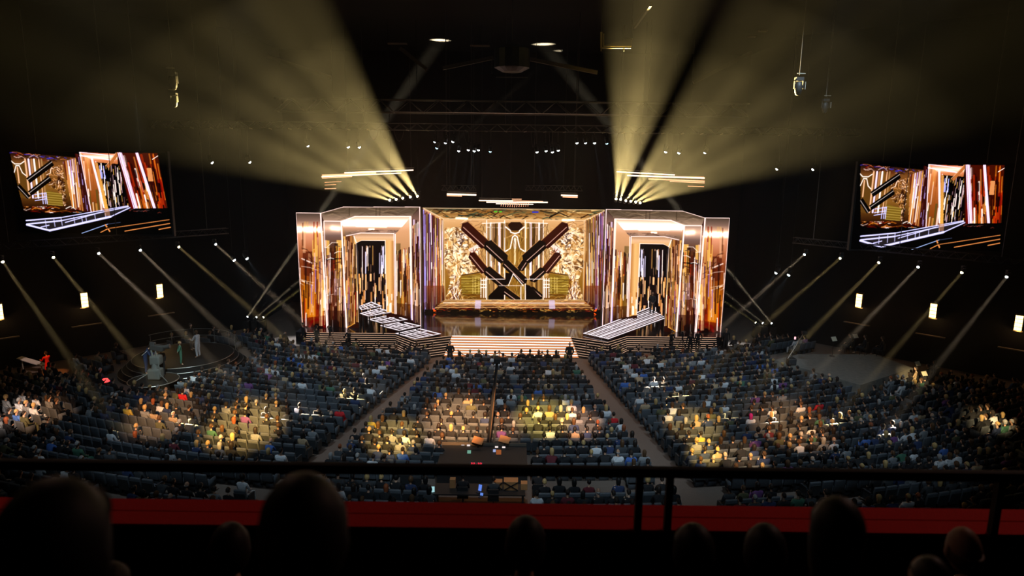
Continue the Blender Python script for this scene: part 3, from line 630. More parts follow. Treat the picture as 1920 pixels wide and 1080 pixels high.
# ------------------------------------------------------------------ lit walkways out of the portals
LM = emis('walkway light line', (1.0, .88, .95), 1.15); GM = mat('walkway glass', (.10, .055, .05), .12, 0, .9)
def inq(Q, u, v): return Q[0].lerp(Q[1], u).lerp(Q[3].lerp(Q[2], u), v)
slabs = [((741, 625.5), (778, 635.5), (827, 626), (788, 616)), ((713, 611), (748, 620), (789, 611), (755, 603)), ((690, 599), (716, 606), (764, 599), (736, 590)), ((675, 588), (690, 593), (737, 585), (712, 578)), ((672, 575), (677, 581), (716, 574), (697, 566))]
e = empty('glass_walkway', tuple(PZ(741, 625.5, 1.0)), 0, 'stepped walkway of lit glass slabs coming out of the left portal', 'walkway')
def lanes(Q, us, vs, name, par, off):
    lb = MB(); up = Vector((0, 0, .012))-off
    for u, w_ in us:
        for q_ in range(4): lb.bar(inq(Q, u, q_/4)+up, inq(Q, u, (q_+1)/4)+up, w_, .02)
    for v, w_, u1 in vs: lb.bar(inq(Q, 0, v)+up, inq(Q, u1, v)+up, w_, .02)
    lb.build(name, LM, par)
for k, s in enumerate(slabs):
    z = (1.06, 1.42, 1.8, 2.2, 2.4)[k]; Q = [PZ(x, y, z) for x, y in s]
    sl = MB().prism([p-e.location-Vector((0, 0, .06)) for p in Q], (0, 0, .055)).build('slab', GM, e)
    ce = sum(Q, Vector())/4
    for p in Q: MB().tube([Vector((ce.x+(p.x-ce.x)*.8, ce.y+(p.y-ce.y)*.8, ZD))-e.location, Vector((ce.x+(p.x-ce.x)*.8, ce.y+(p.y-ce.y)*.8, z-.05))-e.location], .05, 8).build('leg', M_black, e)
    lanes(Q, ((.01, .05), (.42, .03), (.99, .05)), [(v, w_, 1) for v, w_ in ((.03, .09), (.22, .03), (.36, .07), (.55, .03), (.70, .09), (.96, .11))], 'light_lines', sl, e.location)
e = empty('glass_walkway', tuple(PZ(1140, 635.5, 1.0)), 0, 'straight lit glass ramp coming out of the right portal', 'walkway')
A, B_ = PZ(1093.5, 625.5, 1.05), PZ(1140, 636, 1.05); C_, D_ = PZ(1249, 596, 1.95), PZ(1217, 577, 2.55)
Q = [A, B_, C_, D_]; RAMP = Q
g = MB(); N_ = 10
for dz in (0, -.07): g.v += [tuple(inq(Q, i/N_, j/N_)+Vector((0, 0, dz))-e.location) for j in range(N_+1) for i in range(N_+1)]
M_ = (N_+1)**2
for j in range(N_):
    for i in range(N_):
        a = j*(N_+1)+i; g.f += [(a, a+1, a+N_+2, a+N_+1), (M_+a, M_+a+N_+1, M_+a+N_+2, M_+a+1)]
for i in range(N_):
    g.f += [(i, M_+i, M_+i+1, i+1), (N_*(N_+1)+i+1, M_+N_*(N_+1)+i+1, M_+N_*(N_+1)+i, N_*(N_+1)+i), ((i+1)*(N_+1), M_+(i+1)*(N_+1), M_+i*(N_+1), i*(N_+1)), (i*(N_+1)+N_, M_+i*(N_+1)+N_, M_+(i+1)*(N_+1)+N_, (i+1)*(N_+1)+N_)]
sl = g.build('slab', GM, e)
for u in (.12, .88):
    for v in (.3, .6, .92):
        p = inq(Q, u, v); MB().tube([Vector((p.x, p.y, ZD))-e.location, p-Vector((0, 0, .06))-e.location], .05, 8).build('leg', M_black, e)
lanes(Q, ((.015, .10), (.15, .03), (.25, .13), (.36, .03), (.46, .09), (.57, .03), (.66, .16), (.79, .03), (.87, .05), (.985, .10)), ((.01, .05, 1), (.3, .03, .5), (.62, .03, .3)), 'light_lines', sl, e.location)
# ================================================================== rig over the stage
def truss(name, a, b, w, h, n, label, m=None, r=.03, drops=(), group=None, tri=False):
    a, b = Vector(a), Vector(b); e = empty(name, tuple(a), 0, label, 'truss', group); d = b-a; t = d.normalized()
    side = t.cross(Vector((0, 0, 1))).normalized()*w/2; up = Vector((0, 0, h/2)); m = m or M_truss
    ch = MB(); dg = MB()
    for s1 in (-1, 1):
        for s2 in (-1, 1): ch.tube([side*s1+up*s2, d+side*s1+up*s2], r, 6)
    for i in range(n):
        p, q, mid = d*(i/n), d*((i+1)/n), d*((i+.5)/n)
        for s1 in (-1, 1):
            dg.tube([p+side*s1-up, mid+side*s1+up], r*.6, 5); dg.tube([mid+side*s1+up, q+side*s1-up], r*.6, 5)
        dg.tube([p+side-up, p-side-up], r*.5, 5); dg.tube([mid+side+up, mid-side+up], r*.5, 5)
    ch.build('chord', m, e, True); dg.build('lacing', m, e, True)
    for t_ in drops:
        p = d*t_; MB().tube([p+up, Vector((p.x, p.y, 22.98-a.z))], .02, 5).build('hoist_cable', M_cable, e)
    return e
YT = 46.0
def zat(px, py, Y): return PY(px, py, Y).z
def xat(px, py, Y): return PY(px, py, Y).x
# big roof truss
zt_, zb_ = zat(961, 190, YT), zat(961, 232, YT)
truss('roof_truss', (xat(520, 215, YT), YT, (zt_*1.0+zat(961, 214, YT))/2), (xat(1400, 215, YT), YT, (zt_+zat(961, 214, YT))/2), .9, abs(zt_-zat(961, 214, YT)), 16, 'deep roof truss crossing high above the stage, upper of the two', r=.045, drops=(.12, .36, .64, .88))
z2 = zat(961, 240, 48)
T2 = truss('lighting_truss', (xat(285, 240, 48), 48, z2), (xat(1612, 240, 48), 48, z2), .5, .45, 44, 'long lighting truss carrying the row of spotlights above the stage', r=.03, drops=(.1, .3, .5, .7, .9))
cm = mat('bright clamp', (.55, .5, .42), .3, .6)
for i in range(37):
    x = xat(290, 240, 48)+(xat(1608, 240, 48)-xat(290, 240, 48))*i/36
    MB().box((x-T2.location.x, -.27, -.25), (.22, .06, .06), Matrix.Rotation(.25 if x < 0 else -.25, 3, 'Y')).build('clamp', cm, T2)
for k, (pa, pb) in enumerate(((828, 893), (985, 1092))):
    z3 = zat(pa, 352, 50); truss('low_truss', (xat(pa, 352, 50), 50, z3), (xat(pb, 352, 50), 50, z3), .35, .35, 6 if k == 0 else 10, 'short low truss above the %s half of the centre screen' % ('left' if k == 0 else 'right'), r=.022, drops=(.15, .85), group='short trusses over the centre screen')
z3 = 8.2
# side trusses with the slanting rows of small spots
LP = [(3, 488), (98, 480), (183, 473), (261, 467), (333, 461), (402, 456)]
RP = [(1511, 475), (1578, 482), (1650, 490), (1724, 498), (1806, 508), (1890, 516)]
LT = [(219, 800), (353, 790), (513, 785), (574, 770), (654, 740), (698, 720)]
RT = [(1232, 720), (1280, 740), (1374, 775), (1449, 785), (1563, 790), (1659, 810)]
for nm, S in (('left', LP), ('right', RP)):
    a, b2 = PZ(*S[0], z3), PZ(*S[-1], z3); d = (b2-a)*.08
    truss('side_truss', a-d+Vector((0, 0, .75)), b2+d+Vector((0, 0, .75)), .35, .35, 20, 'slanting dark truss holding the thin beams along the %s wall' % nm, m=M_dark, r=.022, drops=(.1, .5, .9), group='side wall trusses')

# ------------------------------------------------------------------ fixtures
def emcol(k, c, s): return emis('lens '+k, c, s)
BODY = {}
def fixture(name, loc, target, label, group, lens, size=.22, power=0, col=(1, 1, 1), angle=3, blend=.2, hang=True, lsize=.04, cat='spotlight', disk=0):
    """a moving head: yoke, body and lens; its lamp sits just in front of the lens"""
    loc = Vector(loc); e = empty(name, tuple(loc), 0, label, cat, group)
    d = (Vector(target)-loc).normalized(); q = d.to_track_quat('Z', 'Y').to_matrix(); s = size
    up = 1 if hang else -1
    MB().box((0, 0, up*s*1.7), (s*1.5, s*1.2, s*.7)).build('base', M_black, e)
    MB().box((-s*.85, 0, up*s*.7), (s*.14, s*.5, s*1.7)).box((s*.85, 0, up*s*.7), (s*.14, s*.5, s*1.7)).box((0, 0, up*s*1.42), (s*1.84, s*.5, s*.2)).build('yoke', M_black, e)
    h = MB(); prof = [(-1.2, .35), (-1.1, .6), (-.3, .75), (.3, .72), (.95, .62), (1.0, .55)]
    h.tube([(0, 0, z*s) for z, r in prof], [r*s for z, r in prof], 14); h.xf(q.to_4x4()); h.build('lamp_head', M_black, e, True)
    l = MB(); l.ell((0, 0, s*1.0), (s*.56, s*.56, s*.5), 14, 8); l.xf(q.to_4x4()); l.build('lens', lens, e)
    if power and disk:
        lo = lamp('AREA', tuple(d*s*1.62), tuple(Vector(target)-loc), power*(R(angle)/2)**2/4*disk, col, e, size=s*1.15, angle=angle, name='beam'); lo.data.shape = 'DISK'
    elif power:
        lamp('SPOT', tuple(d*s*1.6), tuple(Vector(target)-loc), power, col, e, size=lsize, angle=angle, blend=blend, name='beam')
    return e
WL = emcol('white', (.85, .95, 1.0), 14); YL = emcol('warm', (1, .85, .5), 16); BL = emcol('blue', (.4, .8, 1.0), 4); ML = emcol('mild', (.8, .9, 1.0), 5)
YF = 49.0
FC = (1.0, .74, .27)
KB = 1.0
LF = [((784, 370), (535, -10), 2.0), ((771, 371), (470, 60), 1.5), ((757, 373), (420, 120), 1.3), ((745, 375), (370, 180), 1.1), ((733, 376), (330, 240), 1.1)]
RF = [((1155, 375), (1205, -30), 1.7), ((1163, 376), (1270, -30), 1.5), ((1172, 378), (1420, 50), 1.3), ((1181, 379), (1480, 110), 1.2), ((1190, 380), (1540, 170), 1.1), ((1198, 381), (1590, 235), 1.1)]
for side, S in (('left', LF), ('right', RF)):
    n = len(S)
    for i, ((px, py), (tx, ty), k) in enumerate(S):
        p = PY(px, py, YF); t = PY(tx, ty, 33)
        fixture('beam_light', p, t, 'glowing beam light in the fan above the %s portal, %s from the centre' % (side, ordw(i+1)), 'fan beam lights above the %s portal' % side, YL, .15, 290000*k*KB, FC, 13.5, .9, True, .06, 'beam light')
    a = PY(S[0][0][0], S[0][0][1]-10, YF); b2 = PY(S[-1][0][0], S[-1][0][1]-10, YF)
    MB().tube([a+Vector((.2 if side == 'left' else -.2, 0, .05)), b2+Vector((-.2 if side == 'left' else .2, 0, .05))], .03).tube([a+Vector((0, 0, .05)), (a.x, a.y, 22.98)], .015, 5).tube([b2+Vector((0, 0, .05)), (b2.x, b2.y, 22.98)], .015, 5).build('hanging_pipe', M_dark)
    tag(bpy.data.objects[-1] if False else [o for o in bpy.data.objects if o.name.startswith('hanging_pipe')][-1], 'short black pipe holding the fan of beam lights on the %s' % side, 'pipe', 'pipes for the fan lights')
# thin beams along the side walls
for side, S, T in (('left', LP, LT), ('right', RP[::-1], RT[::-1])):
    for i, (pp, tt) in enumerate(zip(S, T)):
        p = PZ(*pp, z3); t = PZ(*tt, 1.2)
        warm = i in ((0, 1, 4) if side == 'left' else (1, 3, 4))
        fixture('wall_beam_light', p, t, 'small beam light on the %s side truss, %s from the back' % (side, ordw(i+1)), 'small beam lights on the %s side truss' % side, YL if warm else WL, .13, 300000*KB*(1.3 if i in (1, 2) and side == 'left' else 1), (1, .72, .30) if warm else (1, .76, .50), 3.6, .7, True, .06, 'beam light', disk=1.0)
# floor beams beside the portals
for side, S in (('left', (((462, 597), (556, 462), 1.6), ((478, 597), (560, 527), .9), ((491, 597), (562, 543), .7))), ('right', (((1449, 609), (1360, 500), 1.6), ((1433, 608), (1360, 548), .9), ((1420, 607), (1360, 566), .6)))):
    for i, (pp, tt, k) in enumerate(S):
        p = PY(*pp, 52.5); t = PY(tt[0], tt[1], 53.8)
        t = p+(t-p)*2.2
        fixture('floor_beam_light', p, t, 'floor beam light shooting up beside the %s wing, %s from the stage' % (side, ordw(3-i)), 'floor beam lights beside the %s wing' % side, YL if i == 2 else WL, .13, 800000*k*KB, (1, .84, .55) if i != 2 else (1, .85, .3), 3.0, .3, False, .06, 'beam light', disk=1.0)
        q = MB().box((0, 0, -.18-(p.z-.25)/2), (.5, .5, max(.1, p.z-.25))).build('flight_case_stand', M_black, bpy.data.objects[[o.name for o in bpy.data.objects if o.name.startswith('floor_beam_light')][-1]])
# spots hanging from the long truss
SP = [(816, 261, 0, ML), (836, 263, 0, ML), (851, 261, .5, WL), (821, 273, 1, BL), (861, 278, 1, WL), (879, 276, .6, WL), (890, 278, 1, WL), (898, 276, .5, WL), (920, 279, .4, BL), (1006, 280, 1, WL), (1023, 278, .6, WL), (1035, 280, 1, WL), (1046, 277, .5, WL), (1081, 263, .5, WL), (1097, 263, 0, ML), (1114, 263, .8, WL), (1137, 264, .7, BL), (651, 271, .2, WL), (672, 271, .5, WL), (1250, 280, .3, WL), (1275, 282, .4, WL), (394, 301, .3, WL), (465, 300, .3, WL), (1460, 313, .3, WL), (1528, 314, .3, WL), (575, 269, 0, ML), (1324, 282, 0, ML)]
for i, (px, py, k, L_) in enumerate(SP):
    p = PY(px, py, 47.6); side = 'left' if px < 961 else 'right'
    tx = px+(40 if px > 961 else -40) if px not in (821, 851) else px-110
    t = PY(tx*.6+961*.4 if px < 700 or px > 1240 else tx, 520, 49.5)
    j = sorted([s_[0] for s_ in SP if (s_[0] < 961) == (px < 961)], reverse=px < 961).index(px)+1
    e = fixture('truss_spotlight', p, t, 'small bright spotlight under the long truss, %s %s of the centre line' % (ordw(j), side), 'spotlights under the long truss', L_, .17, 9000*k*KB, (.72, .88, 1), 7, .5, True, .003)
    MB().tube([(0, 0, .35), (0, .15, z2-.16-p.z)], .025, 5).build('drop_pipe', M_cable, e)
# lower pairs on the side of the house
for i, (px, py) in enumerate(((436, 483), (460, 480), (1458, 507), (1482, 511), (163, 481))):
    p = PY(px, py, 50); t = PY(px+(60 if px < 961 else -60), py+90, 50)
    e = fixture('house_spotlight', p, t, ('bluish white spotlight glowing low beside the %s side beams, %s' % ('left' if px < 961 else 'right', ('outer', 'inner', 'inner', 'outer', 'faintest')[i])), 'low white side spotlights', WL if i != 4 else BL, .2 if i != 4 else .1, 2500*KB if i != 4 else 1200, (.75, .88, 1), 26, .7, True, .003)
    MB().tube([(0, 0, .35), (0, 0, 23-p.z)], .02, 5).build('drop_pipe', M_dark, e)
# dark heads hanging high in the house
for i, (px, py, Y, k) in enumerate(((325, 155, 34, 1.0), (327, 190, 34, .8), (1497, 165, 34, 1.0), (1547, 201, 36, .85))):
    p = PY(px, py, Y); t = p+Vector((0, 0, -3))
    e = fixture('hanging_spotlight', p, t, 'unlit black moving head hanging on a cable high at the %s, %s' % ('left' if px < 961 else 'right', ('upper', 'lower', 'nearer the stage', 'farther out')[i]), 'unlit heads hanging in the house', M_black, .24*k)
    MB().tube([(0, 0, .6*k), (0, 0, 23-p.z)], .015, 5).build('hanging_cable', M_cable, e)
    MB().box((0, -.2*k, .65*k), (.4*k, .02, .03)).box((.24*k, -.2*k, .1), (.03, .03, .35*k)).build('bright_clamp', cm, e)
# hanging cable loops
LOOPS = ((338, 400, 14), (690, 710, 9), (712, 732, 9), (738, 758, 10), (870, 882, 12), (996, 1004, 14), (1030, 1036, 14), (1140, 1160, 10), (1170, 1187, 10), (1198, 1216, 10))
for i, (xa_, xb_, dy) in enumerate(LOOPS):
    xa2, xb2, sg = xat(xa_, 244, 47.75), xat(xb_, 244, 47.75), dy*.9/26
    tag(MB().tube([(xa2+(xb2-xa2)*t, 47.75, z2-.225-sg*2.2*4*t*(1-t)) for t in [k/10 for k in range(11)]], .018, 5).build('cable_loop', M_cable, None, True), 'thin cable sagging in a loop under the long truss, %s from the left' % ordw(i+1), 'cable', 'cable loops under the truss')
# light bars floating over the portals
BW = emis('bar light white', (1, .72, .5), 2.4); BO = emis('bar light orange', (1, .42, .22), 1.6)
def bars(name, label, group, items, Y, cat='light'):
    p0 = PY(items[0][0], items[0][1], Y); e = empty(name, tuple(p0), 0, label, cat, group)
    for xa_, ya_, xb_, yb_, w_, dep, m_ in items:
        a, b2 = PY(xa_, ya_, Y+dep)-p0, PY(xb_, yb_, Y+dep)-p0
        t = MB().bar(a, b2, .08, w_).build('light_bar', m_, e)
    a, b2 = PY(items[0][0], items[0][1], Y)-p0, PY(items[0][2], items[0][3], Y)-p0
    MB().bar(a+Vector((0, .3, .16)), b2+Vector((0, .3, .16)), .1, .06).tube([a+Vector((.2, .3, .15)), a+Vector((.2, .3, 23-p0.z-a.z))], .012, 5).tube([b2+Vector((-.2, .3, .15)), b2+Vector((-.2, .3, 22.98-p0.z-b2.z))], .012, 5).build('hanging_frame', M_cable, e)
    return e
bars('floating_light_bars', 'rack of long glowing bars floating above the left portal', 'floating light bars', [(646, 324, 775, 319, .09, 0, BW), (604, 329, 705, 324.5, .11, .3, BO), (603, 331.5, 752, 324.5, .07, .1, BW), (604, 334, 660, 331, .06, .6, BO), (609, 342, 640, 340.5, .03, .3, BO), (609, 347, 630, 346, .03, .3, BO), (609, 354, 630, 353.5, .05, .3, BO)], 50)
bars('floating_light_bars', 'rack of long glowing bars floating above the right portal', 'floating light bars', [(1156, 322, 1265, 328, .08, 0, BW), (1176, 329, 1321, 334, .1, .3, BW), (1216, 335.5, 1321, 340, .09, .1, BO), (1256, 340, 1321, 343, .06, .6, BO), (1265, 331, 1320, 332, .03, .3, BO), (1290, 349, 1320, 350, .03, .3, BO)], 50)
bars('low_light_bar', 'pair of short glowing orange bars left of the centre chandelier', 'short orange bars', [(838, 364, 893, 365.5, .11, 0, BW), (838, 366.5, 866, 367.5, .08, .2, BO)], 51)
bars('low_light_bar', 'pair of short glowing orange bars right of the centre chandelier', 'short orange bars', [(1052, 366, 1083, 367, .1, 0, BW), (1055, 369, 1083, 370, .08, .2, BO)], 51)
ch = bars('bar_chandelier', 'layered chandelier of glowing bars and dots above the centre screen', None, [(898, 376, 962, 376.5, .08, 0, BW), (912, 379, 1027, 379.5, .09, .3, BW), (930, 382, 1000, 383, .06, .6, BW), (960, 373.5, 978, 373.5, .05, .1, BO), (962, 376.5, 1018, 378, .06, .5, BO)], 51)
dm = MB(); p0 = ch.location
for i in range(13):
    for j in range(4):
        p = PY(941+i*4.2-j*.5, 379+j*2.4+(6-abs(i-6))*.25, 51.3)-p0; dm.box(p, (.05, .05, .05))
dm.build('light_dots', BO, ch)
# sconces on the splayed side walls
SM = emis('sconce glow', (1, .62, .2), 5, True); SF = mat('sconce metal', (.3, .22, .1), .4, .7)
for side, S in (('left', ((298, 545), (157, 562), (-3, 584))), ('right', ((1612, 563), (1751, 582), (1911, 605)))):
    for i, (px, py) in enumerate(S):
        z = 4.6; p = PZ(px, py, z); n = Vector((1 if side == 'left' else -1, -1, 0)).normalized()
        # slide outwards along the view ray to the wall face
        d = ray(px, py); s_ = 1 if side == 'right' else -1
        t = (53.8+21)/(d.y+abs(d.x)); q = CPOS+d*(t*.992)
        e = empty('wall_sconce', tuple(q), math.atan2(n.y, n.x)-math.pi/2, 'glowing amber box sconce on the %s wall, %s from the stage' % (side, ordw(i+1)), 'wall lamp', 'amber wall sconces')
        k = t/ (t*.992); H_ = .95
        g = MB()
        for a in (-.14, 0, .14): g.box((a, .12, 0), (.12, .12, H_))
        g.build('glass_panes', SM, e)
        f = MB()
        for a in (-.21, .21): f.box((a, .12, 0), (.02, .16, H_+.08))
        for zz in (-H_/2-.02, -.25, 0, .25, H_/2+.02): f.box((0, .12, zz), (.44, .15, .02))
        f.box((0, .02, 0), (.5, .04, H_+.2)).build('frame', SF, e)
        lamp('POINT', (0, .3, -.6), (0, .3, -1), 12, (1, .6, .25), e, size=.1, name='glow')
        MB().box((0, .1, -1.75), (1.8, .2, .06)).build('wall_ledge', mat('ledge', (.25, .2, .16), .6), e)
# catwalk bracket lit by the right fan
e = empty('catwalk_box', tuple(PY(1128, 88, 38)), 0, 'open yellow lit box section of catwalk high above the right portal', 'catwalk')
YMT = mat('pale yellow paint', (.75, .62, .3), .6)
def rel(px, py, Y): return PY(px, py, Y)-e.location
MB().bar(rel(1127.5, 60, 38), rel(1127.5, 90, 38), .1).bar(rel(1132, 63, 38.2), rel(1132, 88, 38.2), .05).build('upright', YMT, e)
MB().prism([rel(1131, 88, 38), rel(1184, 88, 38), rel(1186, 73, 39.5), rel(1140, 84, 39.5)], (0, 0, .05)).build('tray', YMT, e)
MB().bar(rel(1127, 90, 37.9), rel(1183, 90, 37.9), .06).bar(rel(1170, 90, 37.9), rel(1170, 96, 37.9), .05).bar(rel(1127, 90, 37.9), rel(1127, 96, 37.9), .05).build('rail', YMT, e)
MB().tube([rel(1128, 60, 38), rel(1128, 60, 38)+Vector((0, 0, 23-PY(1128, 60, 38).z))], .02).build('hanger', M_cable, e)
MB().tube([rel(1184, 75, 39)+Vector((0, 0, 0)), rel(1184, 75, 39)+Vector((0, 0, 23-PY(1184, 75, 39).z))], .02).build('hanger', M_cable, e)
# faint ceiling fittings
CPm = mat('dull plaster panel', (.3, .25, .2), .8)
for i, (px, py, w_, d_) in enumerate(((745, 82, 1.6, .4), (900, 86, 1.6, .4), (822, 130, .5, .5), (1430, 58, .6, .4), (1410, 68, .6, .4), (220, 52, .6, .4), (121, 20, .7, .4))):
    Y = 22.9; d = ray(px, py); t = (22.9-CAMH)/d.z if d.z > 0 else 0
    if d.z <= 0: continue
    p = CPOS+d*t
    if not (2 < p.y < 60): continue
    tag(MB().box((0, 0, 0), (w_, d_, .1)).build('ceiling_panel', CPm), 'faint grey ceiling panel high in the dark, %s' % ('long one left of centre', 'long one at the centre', 'small square left of centre', 'right upper one', 'right lower one', 'left lower one', 'far left upper one')[i], 'ceiling panel', 'ceiling panels').location = p
for i, (p1, p2) in enumerate((((750, 90), (800, 130)), ((830, 128), (925, 108)), ((990, 110), (1120, 136)), ((500, 105), (620, 145)), ((1300, 155), (1410, 98)), ((1190, 50), (1220, 8)))):
    a, b2 = PY(*p1, 40), PY(*p2, 40 if i != 5 else 36)
    tag(MB().bar(a, b2, .12, .2).build('roof_beam', mat('roof beam grey', (.13, .11, .1), .7)), 'thin slanting roof beam in the dark, %s from the left' % ordw((2, 3, 4, 1, 6, 5)[i]), 'beam', 'slanting roof beams')
e = empty('overhead_speaker', tuple(PY(960, 112, 36)), 0, 'dark round cluster hanging from the roof above the centre', 'speaker')
MB().tube([(0, 0, -.6), (0, 0, -.4), (0, 0, .5), (0, 0, .7)], [.5, .9, .9, .4], 16).build('housing', M_dark, e)
MB().box((-1, -.2, -.3), (.06, .06, .8)).box((0, -.5, -.9), (1.6, .05, .05)).build('bracket', M_truss, e)
MB().tube([(0, 0, .7), (0, 0, 23-e.location.z)], .03).build('hanging_cable', M_cable, e)

# ------------------------------------------------------------------ haze, thicker around the stage
def hazemat(name, dens):
    m, n, l = nodes(name); n.remove(n['Principled BSDF']); v = n.new('ShaderNodeVolumeScatter')
    v.inputs['Color'].default_value = (1, 1, 1, 1); v.inputs['Density'].default_value = dens*KHAZE; v.inputs['Anisotropy'].default_value = .35
    l.new(v.outputs[0], n['Material Output'].inputs['Volume']); return m
hz = MB().box((0, 36, 11.6), (84, 50, 22.6)).build('haze', hazemat('thin haze', .00035))
tag(hz, 'theatrical haze filling the air of the hall, thickest around the stage', 'haze', kind='stuff')
for i, (a, b_, c_) in enumerate(((13, 9, 9.5), (17, 13, 11), (21.5, 17.5, 12.5), (27, 22.5, 14), (33, 29, 16))):
    o = MB().ell((0, 0, 0), (a, b_, c_), 64, 36).build('haze_layer', hazemat('haze layer %d' % i, .00031), hz); o.location = (0, 50, 9.5)
# ================================================================== people
def skin(verts, edges, root, levels, fs=None):
    """grow one continuous surface around a skeleton of joints: verts = [(x, y, z, rx, ry)]"""
    me = bpy.data.meshes.new('tmp'); me.from_pydata([v[:3] for v in verts], edges, []); me.update()
    o = bpy.data.objects.new('tmp', me); COL.objects.link(o)
    sm = o.modifiers.new('s', 'SKIN'); sm.use_smooth_shade = True; sm.branch_smoothing = .3
    me = o.data; sv = me.skin_vertices[0].data if me.skin_vertices else None
    if sv is None:
        bpy.context.view_layer.objects.active = o
        bm = bmesh.new(); bm.from_mesh(me); bm.verts.layers.skin.verify(); bm.to_mesh(me); bm.free(); sv = me.skin_vertices[0].data
    for i, v in enumerate(verts): sv[i].radius = (v[3], v[4]); sv[i].use_root = i == root
    if levels:
        ss = o.modifiers.new('b', 'SUBSURF'); ss.levels = ss.render_levels = levels
    dg = bpy.context.evaluated_depsgraph_get(); dg.update(); ev = o.evaluated_get(dg); m2 = ev.to_mesh()
    vs = [v.co.copy() for v in m2.vertices]; fs = [tuple(p.vertices) for p in m2.polygons]
    ev.to_mesh_clear(); bpy.data.objects.remove(o); bpy.data.meshes.remove(me)
    return vs, fs
def head_shape(detail):
    nu, nv = ((10, 7) if detail == 0 else (24, 18))
    mb = MB()
    def f(v):
        x, y, z = v
        if z < 0: x *= 1-.22*(-z)**1.2; y *= 1-.10*(-z)
        if y > .3 and detail:                         # face looks along +y
            if abs(x) < .22 and -.35 < z < .12: y += .20*(1-abs(x)/.22)*(1-abs(z+.2)/.4 if z < 0 else .3)      # nose
            if .12 < abs(x) < .5 and .0 < z < .25: y -= .07                                                   # eye sockets
            if abs(x) < .3 and -.62 < z < -.48: y += .05                                                      # lips
            if abs(x) < .25 and z < -.8: y += .08                                                             # chin
        return Vector((x, y, z))
    mb.ell((0, 0, 0), (.076, .096, .118), nu, nv, None, f)
    if detail:
        for s in (-1, 1):
            mb.ell((s*.078, -.005, -.008), (.012, .022, .032), 8, 6)
            mb.ell((s*.030, .083, .016), (.011, .008, .007), 8, 6)
    return mb
def hair_shape(kind, detail):
    nu, nv = ((10, 6) if detail == 0 else (22, 14)); mb = MB()
    if kind == 'short':
        f = lambda v: Vector((v.x, v.y-(.18 if v.z > -.1 else .3), max(v.z, -.42 if v.y < 0 else .22+.2*v.y)))
        mb.ell((0, -.004, .008), (.086, .104, .125), nu, nv, None, f)
    elif kind == 'long':
        def f(v):
            z = v.z
            if v.y < .25 and z < -.1: z = z*2.3; return Vector((v.x*(1.12-.1*abs(v.z)), min(v.y, .1)-.12, z))
            return Vector((v.x*1.03, v.y-.16, max(z, .2+.3*v.y) if v.y > .25 else z))
        mb.ell((0, -.004, .008), (.092, .108, .13), nu, nv, None, f)
    elif kind == 'bob':
        def f(v):
            z = v.z
            if v.y < .3 and z < -.1: return Vector((v.x*1.15, min(v.y, .15)-.12, max(z*1.25, -1.0)))
            return Vector((v.x*1.05, v.y-.15, max(z, .2+.3*v.y) if v.y > .25 else z))
        mb.ell((0, -.004, .008), (.092, .108, .128), nu, nv, None, f)
    elif kind == 'bun':
        f = lambda v: Vector((v.x, v.y-.18, max(v.z, -.4 if v.y < 0 else .22+.2*v.y)))
        mb.ell((0, -.004, .008), (.085, .103, .124), nu, nv, None, f); mb.ell((0, -.11, .045), (.042, .042, .042), 8 if detail == 0 else 12, 6 if detail == 0 else 8)
    elif kind == 'bald':
        def f(v): return Vector((v.x*1.0, v.y-.1, min(max(v.z, -.45), .05) if v.y < .3 else .05))
        mb.ell((0, -.004, 0), (.081, .099, .12), nu, nv, None, f)
    return mb
def jn(P, names): return [P[n] for n in names]
def body_mesh(J, lv, hand_detail=False):
    """skin-coloured body: torso, neck, arms with hands, legs, one surface"""
    return figure(J, lv, .86, True, hand_detail)
